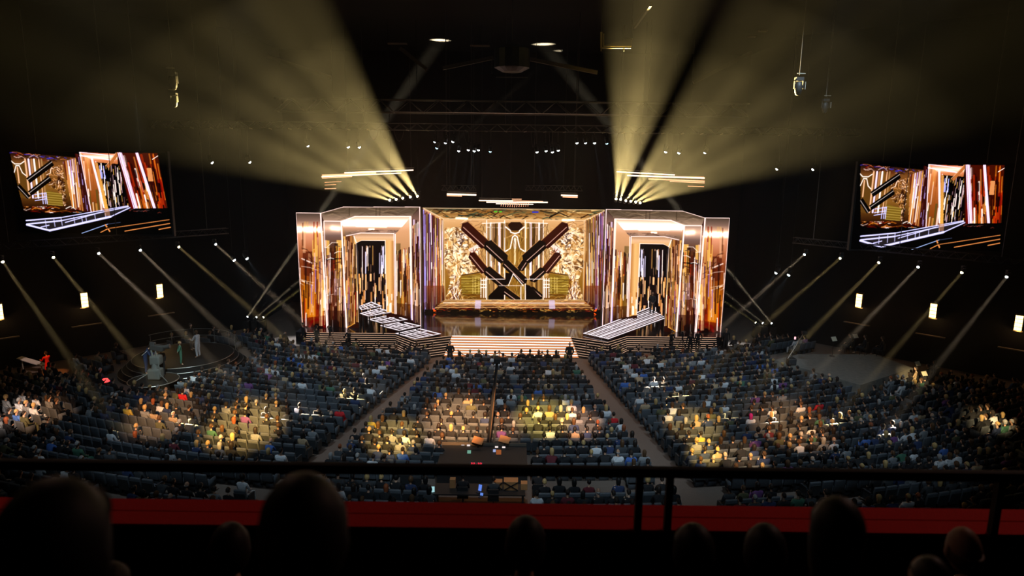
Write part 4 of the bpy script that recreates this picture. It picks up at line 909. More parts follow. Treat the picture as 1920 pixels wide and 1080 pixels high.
def figure(J, lv, k, hands, fingers=False):
    n = ['pelvis', 'waist', 'chest', 'neck', 'nape']; V = []; E = []; idx = {}
    def add(name, p, r, par=None):
        rx, ry = r if isinstance(r, tuple) else (r, r)
        idx[name] = len(V); V.append((*p, rx*k, ry*k))
        if par: E.append((idx[par], idx[name]))
    add('pelvis', J['pelvis'], (.15, .115)); add('waist', J['waist'], (.135, .10), 'pelvis'); add('chest', J['chest'], (.165, .115), 'waist')
    add('neck', J['neck'], (.085, .07), 'chest')
    if hands: add('nape', J['nape'], .055/k*.9, 'neck')
    for s in ('L', 'R'):
        add('sh'+s, J['sh'+s], .068, 'chest'); add('ub'+s, [(a+b)/2 for a, b in zip(J['sh'+s], J['el'+s])], .056, 'sh'+s)
        add('el'+s, J['el'+s], .046, 'ub'+s); add('wr'+s, J['wr'+s], .034, 'el'+s)
        if hands:
            w_, h_ = Vector(J['wr'+s]), Vector(J['ha'+s]); add('pa'+s, tuple(w_.lerp(h_, .45)), (.04/k, .02/k), 'wr'+s)
            add('ha'+s, tuple(w_.lerp(h_, .7)), (.042/k, .017/k), 'pa'+s)
        add('hip'+s, J['hip'+s], .098, 'pelvis'); add('th'+s, [(a+b)/2 for a, b in zip(J['hip'+s], J['kn'+s])], .082, 'hip'+s)
        add('kn'+s, J['kn'+s], .062, 'th'+s); add('ca'+s, [a*.6+b*.4 for a, b in zip(J['kn'+s], J['an'+s])], .058, 'kn'+s)
        add('an'+s, J['an'+s], .044, 'ca'+s)
        if hands: add('to'+s, J['to'+s], (.042/k, .03/k), 'an'+s)
    vs, fs = skin(V, E, 0, lv)
    if fingers:
        b_ = MB(); b_.v = [tuple(v) for v in vs]; b_.f = fs
        for s, sg in (('L', -1), ('R', 1)):
            w_, h_ = Vector(J['wr'+s]), Vector(J['ha'+s]); d = (h_-w_).normalized(); side = Vector((1, 0, 0)) if abs(d.x) < .8 else Vector((0, 0, 1))
            side = (side-d*side.dot(d)).normalized(); nrm = d.cross(side); p = w_.lerp(h_, .68)
            for q, L in zip((-.030, -.010, .010, .030), (.066, .078, .072, .055)):
                a = p+side*q; b_.tube([a, a+d*L*.5, a+d*L*.8+nrm*.012, a+d*L+nrm*.03], [.0095, .009, .0085, .007], 6)
            a = w_.lerp(h_, .3)+side*.035*(-sg); b_.tube([a, a+d*.03-side*.02*sg, a+d*.06-side*.026*sg+nrm*.01], [.012, .011, .008], 6)
        vs, fs = [Vector(v) for v in b_.v], b_.f
    return vs, fs
SEATED = dict(pelvis=(0, -.02, .50), waist=(0, -.06, .68), chest=(0, -.07, .92), neck=(0, -.045, 1.08), nape=(0, -.03, 1.16), head=(0, -.005, 1.275),
    shL=(-.175, -.06, 1.02), shR=(.175, -.06, 1.02), elL=(-.235, .02, .76), elR=(.235, .02, .76), wrL=(-.13, .24, .66), wrR=(.13, .24, .66), haL=(-.03, .36, .64), haR=(.04, .36, .65),
    hipL=(-.09, .04, .47), hipR=(.09, .04, .47), knL=(-.12, .44, .50), knR=(.12, .44, .50), anL=(-.12, .48, .12), anR=(.12, .48, .12), toL=(-.13, .62, .05), toR=(.13, .62, .05))
def pose(base, **kw): d = dict(base); d.update(kw); return d
LEAN = pose(SEATED, chest=(.03, .05, .90), neck=(.04, .11, 1.05), nape=(.05, .14, 1.12), head=(.05, .18, 1.23), shL=(-.14, .06, 1.0), shR=(.20, .06, 1.0), elL=(-.19, .22, .74), elR=(.23, .22, .74), wrL=(-.06, .40, .68), wrR=(.1, .40, .68), haL=(.0, .50, .66), haR=(.05, .50, .68))
PHONE = pose(SEATED, wrL=(-.10, .26, .86), haL=(-.04, .32, .95), elL=(-.22, .06, .74), head=(0, .01, 1.27), knL=(-.05, .46, .56), anL=(.06, .56, .30), toL=(.10, .68, .26))
STAND = dict(pelvis=(0, 0, .96), waist=(0, 0, 1.12), chest=(0, -.01, 1.33), neck=(0, 0, 1.49), nape=(0, .01, 1.56), head=(0, .025, 1.675),
    shL=(-.185, 0, 1.43), shR=(.185, 0, 1.43), elL=(-.25, -.02, 1.15), elR=(.25, -.02, 1.15), wrL=(-.26, .05, .90), wrR=(.26, .05, .90), haL=(-.255, .08, .74), haR=(.255, .08, .74),
    hipL=(-.095, 0, .92), hipR=(.095, 0, .92), knL=(-.11, .015, .50), knR=(.11, .015, .50), anL=(-.12, -.02, .10), anR=(.12, -.02, .10), toL=(-.14, .13, .035), toR=(.14, .13, .035))
FOLD = pose(STAND, wrL=(-.08, .17, .95), haL=(.04, .22, .92), wrR=(.10, .18, .98), haR=(-.02, .23, .92), elL=(-.25, 0, 1.13), elR=(.25, 0, 1.13))
BACKHANDS = pose(STAND, elL=(-.26, -.10, 1.14), elR=(.26, -.10, 1.14), wrL=(-.10, -.17, .98), wrR=(.10, -.17, .98), haL=(.02, -.18, .93), haR=(-.02, -.18, .93))
REACH = pose(STAND, elL=(-.23, .16, 1.17), elR=(.23, .16, 1.17), wrL=(-.16, .38, 1.18), wrR=(.16, .38, 1.18), haL=(-.13, .52, 1.2), haR=(.13, .52, 1.2), head=(0, .05, 1.665))
BEND = pose(REACH, chest=(0, .12, 1.30), neck=(0, .2, 1.44), nape=(0, .25, 1.49), head=(0, .32, 1.57), shL=(-.185, .14, 1.39), shR=(.185, .14, 1.39), elL=(-.23, .28, 1.10), elR=(.23, .28, 1.10), wrL=(-.14, .48, 1.12), wrR=(.14, .48, 1.12), haL=(-.1, .60, 1.12), haR=(.1, .60, 1.12))
T_skin, T_hair, T_cloth = tintmat('skin tone', 'OBJ', .55), tintmat('hair strands', 'OBJ', .55), tintmat('clothing', 'OBJ', .85)
HAIRS = ('short', 'long', 'bob', 'bun', 'bald')
PM_CACHE = {}
def pmesh(key, fn, m):
    if key not in PM_CACHE:
        vs, fs = fn(); me = bpy.data.meshes.new(key); me.from_pydata([tuple(v) for v in vs], [], fs); me.update()
        me.polygons.foreach_set('use_smooth', [True]*len(me.polygons)); me.materials.append(m); PM_CACHE[key] = me
    return PM_CACHE[key]
def person_meshes(pname, J, hk, lv, fingers=False, outfit='all'):
    det = 1 if lv else 0
    def body():
        vs, fs = figure(J, lv, .62, True, fingers); mb = MB(); mb.v = [tuple(v) for v in vs]; mb.f = fs
        h = head_shape(1); h.xf(Matrix.Translation(Vector(J['head']))); mb.add(h.v, h.f); return mb.v, mb.f
    def cloth(): return figure(J, lv, 1.14 if lv == 2 else 1.0, False)
    def hair():
        h = hair_shape(hk, 1); h.xf(Matrix.Translation(Vector(J['head']))); return h.v, h.f
    return (pmesh('body %s%d%d' % (pname, lv, fingers), body, T_skin), pmesh('outfit %s%d' % (pname, lv), cloth, T_cloth), pmesh('hair %s %s' % (pname, hk), hair, T_hair))
SKINS = [(.55, .33, .22), (.45, .26, .17), (.62, .40, .28), (.25, .13, .08), (.35, .2, .13)]
HC = {'dark': (.022, .015, .012), 'black': (.010, .009, .009), 'brown': (.09, .045, .02), 'blond': (.48, .32, .13), 'grey': (.34, .33, .32), 'red': (.26, .07, .025)}
CC_ = {'black': (.014, .014, .016), 'charcoal': (.045, .048, .052), 'navy': (.025, .04, .10), 'white': (.62, .63, .65), 'grey': (.20, .21, .22), 'olive': (.10, .10, .05), 'burgundy': (.12, .018, .025), 'tan': (.38, .27, .16), 'blue': (.06, .14, .42), 'red': (.62, .02, .025), 'green': (.05, .14, .09), 'pink': (.7, .1, .3), 'yellow': (.7, .5, .08), 'purple': (.16, .06, .2)}
def person(loc, rz, pname, J, hk, hair, top, skin_i, label, group=None, lv=1, fingers=False, scale=1.0, name='person', trousers=None):
    b_, c_, h_ = person_meshes(pname, J, hk, lv, fingers)
    o = bpy.data.objects.new(name, b_); COL.objects.link(o); o.location = loc; o.rotation_euler = (0, 0, rz); o.scale = (scale,)*3; o.color = (*SKINS[skin_i % 5], 1)
    tag(o, label, 'person', group)
    c = bpy.data.objects.new('outfit', c_); COL.objects.link(c); c.parent = o; c.color = (*CC_[top], 1)
    h = bpy.data.objects.new('hair', h_); COL.objects.link(h); h.parent = o; h.color = (*HC[hair], 1)
    return o
# ================================================================== seats
def seat_parts():
    fr = MB()
    fr.box((-.27, .05, .42), (.05, .46, .36)).box((.27, .05, .42), (.05, .46, .36)).box((-.27, .08, .625), (.07, .40, .04)).box((.27, .08, .625), (.07, .40, .04)).box((0, .02, .14), (.46, .08, .28)).box((0, -.27, .56), (.46, .03, .48), Matrix.Rotation(R(8), 3, 'X'))
    ba = MB().rbox((0, -.215, .66), (.49, .10, .54), .045, Matrix.Rotation(R(8), 3, 'X'))
    cu = MB().rbox((0, .04, .43), (.48, .46, .11), .04)
    return fr, ba, cu
S_fr, S_ba, S_cu = seat_parts()
YCN = 85.0
PLAT, DOLLY = PZ(345, 664, 1.1), PZ(288, 712, .95)
APX = [PZ(x, y, 1.0) for x, y in ((1451, 675), (1497, 664), (1640, 664), (1712, 690), (1613, 722))]
def near_poly(P, x, y, m):
    c = sum(P, Vector())/len(P); return inpoly([(c.x+(p.x-c.x)*m, c.y+(p.y-c.y)*m) for p in P], np.array([x]), np.array([y]))[0]
KEEPOUT = [(PLAT.x, PLAT.y, 4.4), (DOLLY.x, DOLLY.y, 2.0)]+[(PZ(px, py, fl).x, PZ(px, py, fl).y, r_) for px, py, fl, r_ in ((1716, 716, .1, 1.0), (1728, 736, .1, 1.0), (1712, 728, .1, .9), (1735, 722, .1, .9), (200, 738, .1, .6), (92, 708, .1, .9), (844, 690, 0, .8), (1067, 692, 0, .8), (655, 662, 0, .7), (595, 656, 0, .7), (572, 648, 0, .7), (1257, 664, 0, .8), (1293, 668, 0, .7), (1307, 662, 0, .7), (1338, 640, 0, .7), (620, 654, 0, .9), (1278, 664, 0, .9))]
def aisle(sx, y): return (-5.1-(44-y)*.215) if sx < 0 else (4.75+(44-y)*.135)
rs = random.Random(7)
SEATS = []
def allowed(x, y):
    if y < 22.6: return False
    px, py = proj((x, y, floor_z(y)+1))
    ax = abs(x)
    if not (-60 < px < 1980): return False
    if 25.3 < y+(.0 if ax < 9 else 0)+x*x/140 < 26.6: return False              # cross aisle
    if aisle(-1, y)-.62 < x < aisle(-1, y)+.62 or aisle(1, y)-.62 < x < aisle(1, y)+.62: return False
    if ax > 15 and y > 47.6+(ax-15)*.0: return ax < 22 and y < 49 and ax > 18
    if ax < 5.5 and y > 43.6: return False
    if ax <= 15.8 and y > 45.9-(1.0 if 4 < ax < 10 else 0)+(.0): return False
    if y > 53-(ax-20)-2.2 and ax > 20: return False
    # camera platform and the runway that leads to it, and the platform on the right
    if any((x-a_)**2+(y-b_)**2 < r_*r_ for a_, b_, r_ in KEEPOUT) or (x > 10 and near_poly(APX, x, y, 1.22)): return False
    if x < -24 and y > 38.5: return rs.random() < .15 and y < 44
    if x > 17.5 and y > 42.5 or x >= 27.5 and y > 39.5: return False
    if -3.0 < x < 1.0 and y < 29.6: return False                                # mixing position
    g = (aisle(1, y)+16.2) if x > 0 else (aisle(-1, y)-14.5)
    if g-.5 < x < g+.5: return False
    return True
rows = []
for k in range(-7, 27):
    y0 = 43.3-.9*k; Rk = YCN-y0
    for blk in ('left', 'centre', 'right'):
        th = .575/Rk
        if blk == 'centre':
            xa_, xb_ = aisle(-1, y0+.1)+.9, aisle(1, y0+.1)-.9; n_ = int((xb_-xa_)/.575); xs0 = (xa_+xb_)/2-(n_-1)*.575/2
            lst = [math.asin((xs0+i*.575)/Rk) for i in range(n_)]
        elif blk == 'left':
            a0 = math.asin((aisle(-1, y0+.6)-.9)/Rk); lst = [a0-i*th for i in range(52)]
        else:
            a0 = math.asin((aisle(1, y0+.4)+.9)/Rk); lst = [a0+i*th for i in range(52)]
        c_ = 0
        for a in lst:
            x, y = Rk*math.sin(a), YCN-Rk*math.cos(a); c_ += 1
            if allowed(x, y): SEATS.append((k, blk, c_, x, y, -a*-1 if False else a))
# rotate to face the stage: a seat at angle a looks along (sin -a, cos a) towards the arc's centre
def occupancy(px, py, blk):
    if blk == 'left' and px < 560 and 755 < py < 900: return (.58 if 380 < px else .45) if px > 120 else .75
    if blk == 'left' and 730 < py < 790 and px > 400: return .6
    if blk == 'centre' and 735 < py < 800: return .74
    if blk == 'right' and px < 1560 and 735 < py < 830: return .74
    if px > 1560: return .85
    return .88
recs = []
for (k, blk, i, x, y, a) in SEATS:
    z = floor_z(y); px, py = proj((x, y, z+.95)); recs.append([k, blk, i, x, y, z, a, px, py, rs.random() < occupancy(px, py, blk)])
kmax = max(r_[0] for r_ in recs)
def hidden(px, py): return py > 938 or (859 < py-(px-961)*.0122*.9+2 < 893) or (px < 205 and py > 880) or (480 < px < 660 and py > 880) or px < 0 or px > 1918
order = sorted([r_ for r_ in recs if not hidden(r_[7], r_[8])], key=lambda r_: r_[4]+abs(r_[3])*.12)
near_seats = set(id(r_) for r_ in order[:300])
near_people = set(id(r_) for r_ in [r_ for r_ in order if r_[9]][:300])
SPECIAL = {(1152, 798): ('red', 'dark'), (640, 788): ('red', 'dark'), (343, 748): ('red', 'dark'), (1528, 760): ('red', 'dark'), (1403, 787): ('white', 'PINKH'), (90, 842): ('blue', 'grey'), (1178, 818): ('black', 'red'),
    (1172, 727): ('blue', 'grey'), (1090, 695): ('green', 'grey'), (1440, 768): ('white', 'dark'), (1322, 762): ('white', 'dark'), (1358, 764): ('white', 'brown'), (1151, 868): ('white', 'bald'), (1176, 868): ('blue', 'dark'), (1125, 845): ('white', 'dark'), (1092, 845): ('black', 'blond'), (1100, 855): ('black', 'blond'),
    (703, 800): ('yellow', 'blond'), (1310, 828): ('yellow', 'dark'), (1765, 845): ('blue', 'dark'), (1770, 870): ('white', 'grey'), (1885, 800): ('green', 'white'), (205, 810): ('white', 'dark'), (33, 770): ('white', 'grey'), (240, 780): ('yellow', 'blond'), (1690, 850): ('green', 'dark'), (1713, 845): ('white', 'dark'), (920, 835): ('charcoal', 'dark'), (945, 860): ('purple', 'dark')}
spec = {}
for (sx_, sy_), v in SPECIAL.items():
    best = min(recs, key=lambda r_: (r_[7]-sx_)**2+(r_[8]-sy_)**2); best[9] = True; spec[id(best)] = v
    if id(best) in near_seats: near_people.add(id(best))
near_people = set(list(sorted(near_people, key=lambda q: q not in spec))[:300])
seat_meshes = {'f': S_fr.mesh('seat frame'), 'b': S_ba.mesh('seat back', True), 'c': S_cu.mesh('seat cushion', True)}
M_seatN = M_seat
for k_, m_ in (('f', M_seatshell), ('b', M_seat), ('c', M_seat)): seat_meshes[k_].materials.append(m_)
POSES = [('upright', SEATED), ('leaning', LEAN), ('legcrossed', PHONE)]
stuffP, stuffS = [], []
taken = {}
for r_ in recs:
    k, blk, i, x, y, z, a, px, py, occ = r_
    if k < 0 and blk == 'centre': continue
    rz = a; rown = kmax-k+1; aname = {'left': 'left aisle', 'right': 'right aisle', 'centre': 'left aisle'}[blk]
    if id(r_) in near_seats:
        t = 'navy grey theatre seat, %s block, %s row from back, %s from %s' % (blk, ordw(rown), ordw(i), aname)
        o = bpy.data.objects.new('theatre_seat', seat_meshes['f']); COL.objects.link(o); o.location = (x, y, z); o.rotation_euler = (0, 0, rz); tag(o, t, 'seat', 'theatre seats in the %s block' % blk)
        for nm_, k_ in (('backrest', 'b'), ('seat_cushion', 'c')):
            c = bpy.data.objects.new(nm_, seat_meshes[k_]); COL.objects.link(c); c.parent = o
    else: stuffS.append((x, y, z, rz))
    if not occ: continue
    ps = rs.choice([0, 0, 0, 1, 2]); hk = rs.choice(['short', 'short', 'short', 'long', 'long', 'bob', 'bun'])
    hair = rs.choices(['dark', 'black', 'brown', 'blond', 'grey', 'red'], [30, 22, 20, 16, 10, 2])[0]
    top = rs.choices(['black', 'charcoal', 'navy', 'white', 'grey', 'olive', 'burgundy', 'tan', 'blue', 'green', 'purple'], [60, 14, 9, 6, 6, 3, 1.5, 3, 1.5, 1, .6])[0]
    if hair == 'grey' and rs.random() < .4: hk = 'bald'
    if id(r_) in spec:
        top, hh = spec[id(r_)]
        if hh in HC: hair = hh
        elif hh == 'bald': hair, hk = 'grey', 'bald'
        elif hh == 'PINKH': hair, hk = 'PINKH', 'bob'
        elif hh == 'white': hair = 'grey'
    HC.setdefault('PINKH', (.75, .03, .25))
    si = rs.choices([0, 1, 2, 3, 4], [4, 3, 3, 1, 2])[0]; sc = rs.uniform(.95, 1.06); rj = rs.uniform(-.25, .25)
    if id(r_) in near_people:
        hn = {'PINKH': 'pink', 'dark': 'dark brown'}.get(hair, hair) if hk != 'bald' else None
        loc_ = '%s block, %s row from back, %s from %s' % (blk, ordw(rown), ordw(i), aname)
        lab = ('person, %s hair, %s top, ' % (hn.replace('dark brown', 'dark'), top) if hn else 'balding person, %s top, ' % top)+loc_
        person((x, y+.03, z), rz+rj*.3, POSES[ps][0], POSES[ps][1], hk, hair, top, si, lab, 'audience in the %s block' % blk, 1, False, sc)
    else: stuffP.append((x, y+.03, z, rz+rj*.3, ps, hk, hair, top, si, sc))
# ------------------------------------------------------------------ the far seats and the far audience, beyond counting one by one
def arr(vs, fs):
    V = np.array([tuple(v) for v in vs], float); lt = np.array([len(f) for f in fs]); li = np.array([i for f in fs for i in f]); return V, lt, li
def mass(name, items, m, smooth=True):
    """items: (V, loop totals, loop indices, colour, location, rz, scale) merged in one mesh"""
    VV, LT_, LI, CL = [], [], [], []; off = 0
    for (V, lt, li, col, loc, rz, sc) in items:
        c, s = math.cos(rz)*sc, math.sin(rz)*sc
        P = np.stack([V[:, 0]*c-V[:, 1]*s+loc[0], V[:, 0]*s+V[:, 1]*c+loc[1], V[:, 2]*sc+loc[2]], 1)
        VV.append(P); LT_.append(lt); LI.append(li+off); off += len(V); CL.append(np.tile(np.array([*col, 1.0]), (len(V), 1)))
    V = np.concatenate(VV); lt = np.concatenate(LT_); li = np.concatenate(LI); C = np.concatenate(CL)
    me = bpy.data.meshes.new(name); me.vertices.add(len(V)); me.vertices.foreach_set('co', V.astype(np.float32).ravel())
    me.loops.add(len(li)); me.loops.foreach_set('vertex_index', li.astype(np.int32)); me.polygons.add(len(lt))
    me.polygons.foreach_set('loop_start', (np.cumsum(lt)-lt).astype(np.int32)); me.polygons.foreach_set('loop_total', lt.astype(np.int32)); me.update(calc_edges=True)
    me.polygons.foreach_set('use_smooth', [smooth]*len(lt))
    at = me.attributes.new('Col', 'FLOAT_COLOR', 'POINT'); at.data.foreach_set('color', C.astype(np.float32).ravel())
    return link(name, me, m)
fig0 = []
for pn, J in POSES:
    cl_ = arr(*figure(J, 0, 1.0, False)); h0 = head_shape(0).xf(Matrix.Translation(Vector(J['head'])))
    hb = MB(); hb.v, hb.f = list(h0.v), list(h0.f); hb.tube([J['neck'], J['nape'], J['head']], .05, 6, False)
    for s in 'LR': hb.tube([J['wr'+s], J['ha'+s]], [.03, .022], 5)
    hr = {k_: arr(*(lambda q: (q.v, q.f))(hair_shape(k_, 0).xf(Matrix.Translation(Vector(J['head']))))) for k_ in HAIRS}
    fig0.append((cl_, arr(hb.v, hb.f), hr))
T_crowd = tintmat('crowd surface', 'VC', .8)
it = []
for (x, y, z, rz, ps, hk, hair, top, si, sc) in stuffP:
    c_, b_, h_ = fig0[ps]; L_ = (x, y, z)
    it += [(*c_, CC_[top], L_, rz, sc), (*b_, SKINS[si], L_, rz, sc), (*h_[hk], HC[hair], L_, rz, sc)]
print('audience', len(stuffP), 'far', len(near_people), 'near; seats', len(stuffS), len(near_seats))
o = mass('audience_crowd', it, T_crowd); tag(o, 'distant seated audience filling the rows towards the stage and the sides', 'audience', kind='stuff')
sb = MB(); sb.rbox((0, -.215, .66), (.49, .10, .54), .045, Matrix.Rotation(R(8), 3, 'X')); sb.rbox((0, .04, .43), (.48, .46, .11), .04); sb.box((-.27, .05, .45), (.05, .44, .38)); sb.box((.27, .05, .45), (.05, .44, .38)); sb.box((0, .02, .14), (.4, .08, .28))
SA = arr(sb.v, sb.f)
o = mass('theatre_seating', [(*SA, (.085, .095, .108), (x, y, z), rz, 1.0) for x, y, z, rz in stuffS], tintmat('seat surface', 'VC', .8), True); tag(o, 'distant rows of navy grey theatre seats towards the stage and the sides', 'seats', kind='stuff')
# ================================================================== guards, crew, platforms
fz = floor_z
def stand(px, py, z, J, pn, hk, hair, top, label, rz=math.pi, sc=1.04, group=None, Y=None, skin_i=0):
    p = PZ(px, py, z) if Y is None else PY(px, py, Y)
    return person(tuple(p), rz, pn, J, hk, hair, top, skin_i, label, group, 2, True, sc)
stand(844, 690, 0, BACKHANDS, 'backhands', 'short', 'dark', 'black', 'person in a dark suit standing guard at the head of the left aisle')
stand(1067, 692, 0, FOLD, 'folded', 'bald', 'dark', 'black', 'person in a dark suit standing guard at the head of the right aisle, hands folded', skin_i=1)
pr = min((inq(RAMP, u/30, v/30) for u in range(31) for v in range(31)), key=lambda p: (proj(p)[0]-1222)**2+(proj(p)[1]-591)**2)+Vector((0, 0, .02))
person(tuple(pr), math.pi-.1, 'folded', FOLD, 'short', 'dark', 'charcoal', 0, 'person in a charcoal suit standing on the lit ramp in the right doorway', None, 2, True, 1.0)
for px, py, J, pn, lab, rz in ((655, 662, REACH, 'reach', 'person in black working before the left stairs, nearest the walkway tip', 2.6), (595, 656, FOLD, 'folded', 'person in black standing before the outer end of the left stairs', -.5), (572, 648, STAND, 'stand', 'person in black standing in the dark past the end of the left stairs', 2.2),
        (1257, 664, REACH, 'reach', 'person in black bending over before the right stairs', -2.4), (1293, 668, STAND, 'stand', 'person in black standing beside the camera before the right stairs', 2.8), (1307, 662, BACKHANDS, 'backhands', 'person in black facing the stage before the right stairs', .2), (1338, 640, STAND, 'stand', 'person in black at the outer corner of the right stairs', 3.0), (724, 700, FOLD, 'folded', 'person in black crouched low', 3)):
    if 'crouched' in lab: continue
    p = PZ(px, py, 0); p.y = min(p.y, 48.4)
    person((PZ(px, py, 0).x, p.y, 0), rz, pn, J, 'short', 'black', 'black', 1, lab, 'crew in black before the side stairs', 1, False, 1.02)
def video_camera(name, loc, rz, label, h=1.5, group=None):
    e = empty(name, loc, rz, label, 'camera', group)
    MB().rbox((0, 0, h), (.22, .55, .26), .03).rbox((0, -.2, h+.2), (.16, .16, .12), .02).build('camera_body', M_dark, e)
    MB().tube([(0, .27, h), (0, .55, h), (0, .6, h)], [.09, .11, .12], 12).build('lens', M_black, e, True)
    MB().tube([(0, 0, h-.12), (0, 0, h-.35)], .06, 8).build('fluid_head', M_dark, e)
    for a in (90, 210, 330): MB().tube([(0, 0, h-.3), (.55*math.cos(R(a)), .55*math.sin(R(a)), .02)], [.03, .02], 6).build('leg', M_dark, e)
    MB().tube([(.05, -.2, h-.1), (.2, -.65, h-.25)], .015, 6).build('pan_handle', M_dark, e)
    return e
video_camera('video_camera', tuple(PZ(620, 654, 0)), .4, 'black video camera on a tripod before the left stairs', group='floor cameras')
video_camera('video_camera', tuple(PZ(1278, 664, 0)), -.4, 'black video camera on a tripod before the right stairs', group='floor cameras')
# stanchions with ropes
PP = [822, 859, 899, 936, 976, 1016, 1047]; PR = [1098, 1130, 1163, 1197, 1232]; PL = [640, 675, 710, 745, 782, 812]
M_post = mat('stanchion post', (.20, .13, .09), .3, .8)
for gi, (S, nm) in enumerate(((PP, 'centre block'), (PR, 'right block'), (PL, 'left block'))):
    prev = None
    for i, px in enumerate(S):
        if nm == 'centre block' and i == 0: continue
        Y = 44.6 if gi == 0 else 46.75
        q = PY(px, 680, Y); x = q.x
        e = empty('rope_stanchion', (x, Y, 0), 0, 'thin stanchion with a draped rope before the %s, %s from the left' % (nm, ordw(i+(0 if gi == 0 else 1))), 'stanchion', 'stanchions before the front rows')
        MB().tube([(0, 0, .05), (0, 0, .98)], .028, 8).tube([(0, 0, .97), (0, 0, 1.03)], .045, 8).tube([(0, 0, 0), (0, 0, .04)], .17, 12).build('post', M_post, e, True)
        if i+1 < len(S):
            L_ = PY(S[i+1], 680, Y).x-x
            MB().tube([(L_*t, .0, .93-.34*4*t*(1-t)) for t in [k/10 for k in range(11)]], .028, 6).build('rope', M_black, e, True)
# round camera platform on the left
pc = PZ(345, 664, 1.1); RX = 3.0
e = empty('round_platform', (pc.x, pc.y, 0), 0, 'round black tiered camera platform among the seats on the left', 'platform')
M_plat = mat('platform black', (.010, .010, .010), .5); M_edge = mat('platform edge metal', (.30, .30, .28), .35, .6)
for k in range(4):
    r0 = RX+.28*k; z1 = 1.05-.25*k
    MB().tube([(0, 0, 0), (0, 0, z1)], r0, 48).build('tier', M_plat, e)
    MB().tube([(r0*math.cos(t), r0*math.sin(t), z1) for t in [i*2*math.pi/64 for i in range(65)]], .018, 5, False).build('tier_edge', M_edge, e)
for k in range(2):
    MB().tube([((RX+.1)*math.cos(t), (RX+.1)*math.sin(t), 1.55+.45*k) for t in [R(25+i*3) for i in range(45)]], .02, 5).build('guard_rail', M_edge, e)
for i in range(6):
    t = R(25+i*26); MB().tube([((RX+.1)*math.cos(t), (RX+.1)*math.sin(t), 1.05), ((RX+.1)*math.cos(t), (RX+.1)*math.sin(t), 2.0)], .018, 5).build('rail_post', M_edge, e)
MB().tube([((RX+2.0)*math.cos(t), (RX+2.0)*math.sin(t)-.2, .35) for t in [R(-35+i*4) for i in range(26)]], .03, 5).build('outer_arc_rail', M_edge, e)
pp = PZ(288, 712, .95)
e = empty('camera_dolly', (pp.x, pp.y, fz(pp.y)), 0, 'grey studio camera on a round wheeled plate beside the round platform', 'camera'); zz = .95-fz(pp.y)
MB().tube([(0, 0, zz-.05), (0, 0, zz)], 1.35, 36).tube([(0, 0, .1), (0, 0, zz-.05)], .8, 20).build('round_plate', M_plat, e)
MB().tube([(1.35*math.cos(t), 1.35*math.sin(t), zz) for t in [i*2*math.pi/48 for i in range(49)]], .03, 5, False).build('plate_edge', M_edge, e)
MG = mat('grey camera housing', (.16, .17, .16), .45, .2)
MB().rbox((.1, .1, zz+.35), (.7, .6, .6), .08).tube([(.1, .1, zz+.6), (.12, .12, zz+1.3)], [.22, .12], 12).build('pedestal', MG, e)
MB().rbox((.15, .2, zz+1.15), (.6, .5, .55), .1).build('counterweight_drum', MG, e)
MB().tube([(.35, -.1, zz+.2), (-.05, .1, zz+1.75)], .05, 8).tube([(.5, -.1, zz+.2), (.2, .1, zz+1.7)], .04, 8).build('support_arm', MG, e)
MB().rbox((.25, .3, zz+1.85), (.75, .35, .32), .05, Matrix.Rotation(.15, 3, 'Y')).rbox((0, .25, zz+2.1), (.3, .2, .16), .03).tube([(.6, .3, zz+1.88), (.95, .32, zz+1.95)], [.11, .13], 10).build('camera_body', mat('camera black shell', (.05, .05, .05), .3), e)
MB().tube([(-.3, .2, zz+1.7), (-.55, .0, zz+1.45)], .02, 6).build('pan_handle', M_edge, e)
for k in range(3):
    a = R(90+120*k); MB().tube([(.1, .1, zz+.6), (.1+1.1*math.cos(a), .1+1.1*math.sin(a), zz+.02)], .022, 6).build('strut', M_edge, e)
def crew(px, py, z, J, pn, hk, hair, top, lab, rz, sc=1.0, si=0): person(tuple(PZ(px, py, z)), rz, pn, J, hk, hair, top, si, lab, None, 2, True, sc)
crew(275, 701, .96, BEND, 'bend', 'short', 'dark', 'navy', 'person in a navy shirt operating the studio camera on the round plate', -1.2, 1.06)
crew(306, 706, .96, STAND, 'stand', 'short', 'black', 'black', 'person in black standing behind the studio camera', 1.2, .96, 1)
crew(340, 684, 1.06, BACKHANDS, 'backhands', 'short', 'blond', 'green', 'person in a green shirt sitting low on the round platform', -1.0, .84)
crew(372, 670, 1.06, REACH, 'reach', 'bob', 'brown', 'white', 'person in a loose white top standing on the round platform', 1.3, 1.0)
crew(360, 656, 1.06, STAND, 'stand', 'long', 'dark', 'black', 'person with long dark hair standing behind the one in the white top', -1.6, 1.0)
lamp('SPOT', (-14, 26, 16), PZ(330, 690, 1.5), 9000, (.8, .95, .9), size=.1, angle=14, blend=.5, name='house_light')
# flat platform on the right with a small jib
q = [PZ(x, y, 1.0) for x, y in ((1451, 675), (1497, 664), (1640, 664), (1712, 690), (1613, 722))]
c0 = q[0]
o = MB().prism([Vector((p.x, p.y, 0))-Vector((c0.x, c0.y, 0)) for p in q], (0, 0, 1.0)).build('angular_platform', mat('grey platform top', (.16, .15, .13), .7, noise=.4, nscale=4)); o.location = (c0.x, c0.y, 0)
tag(o, 'angular grey platform jutting into the seats on the right, lit at its tip', 'platform')
e = empty('camera_jib', tuple(PZ(1483, 684, 1.0)), 0, 'small camera jib standing on the angular platform at the right', 'camera crane')
MB().tube([(0, 0, .05), (0, 0, .6)], .05, 8).rbox((0, 0, .25), (.5, .5, .4), .05).build('pedestal', M_black, e)
MB().tube([(-.25, 0, .4), (.75, .3, 2.0)], .035, 6).build('boom', M_truss, e)
MB().rbox((.8, .3, 2.05), (.3, .3, .2), .03).build('camera_head', M_black, e)
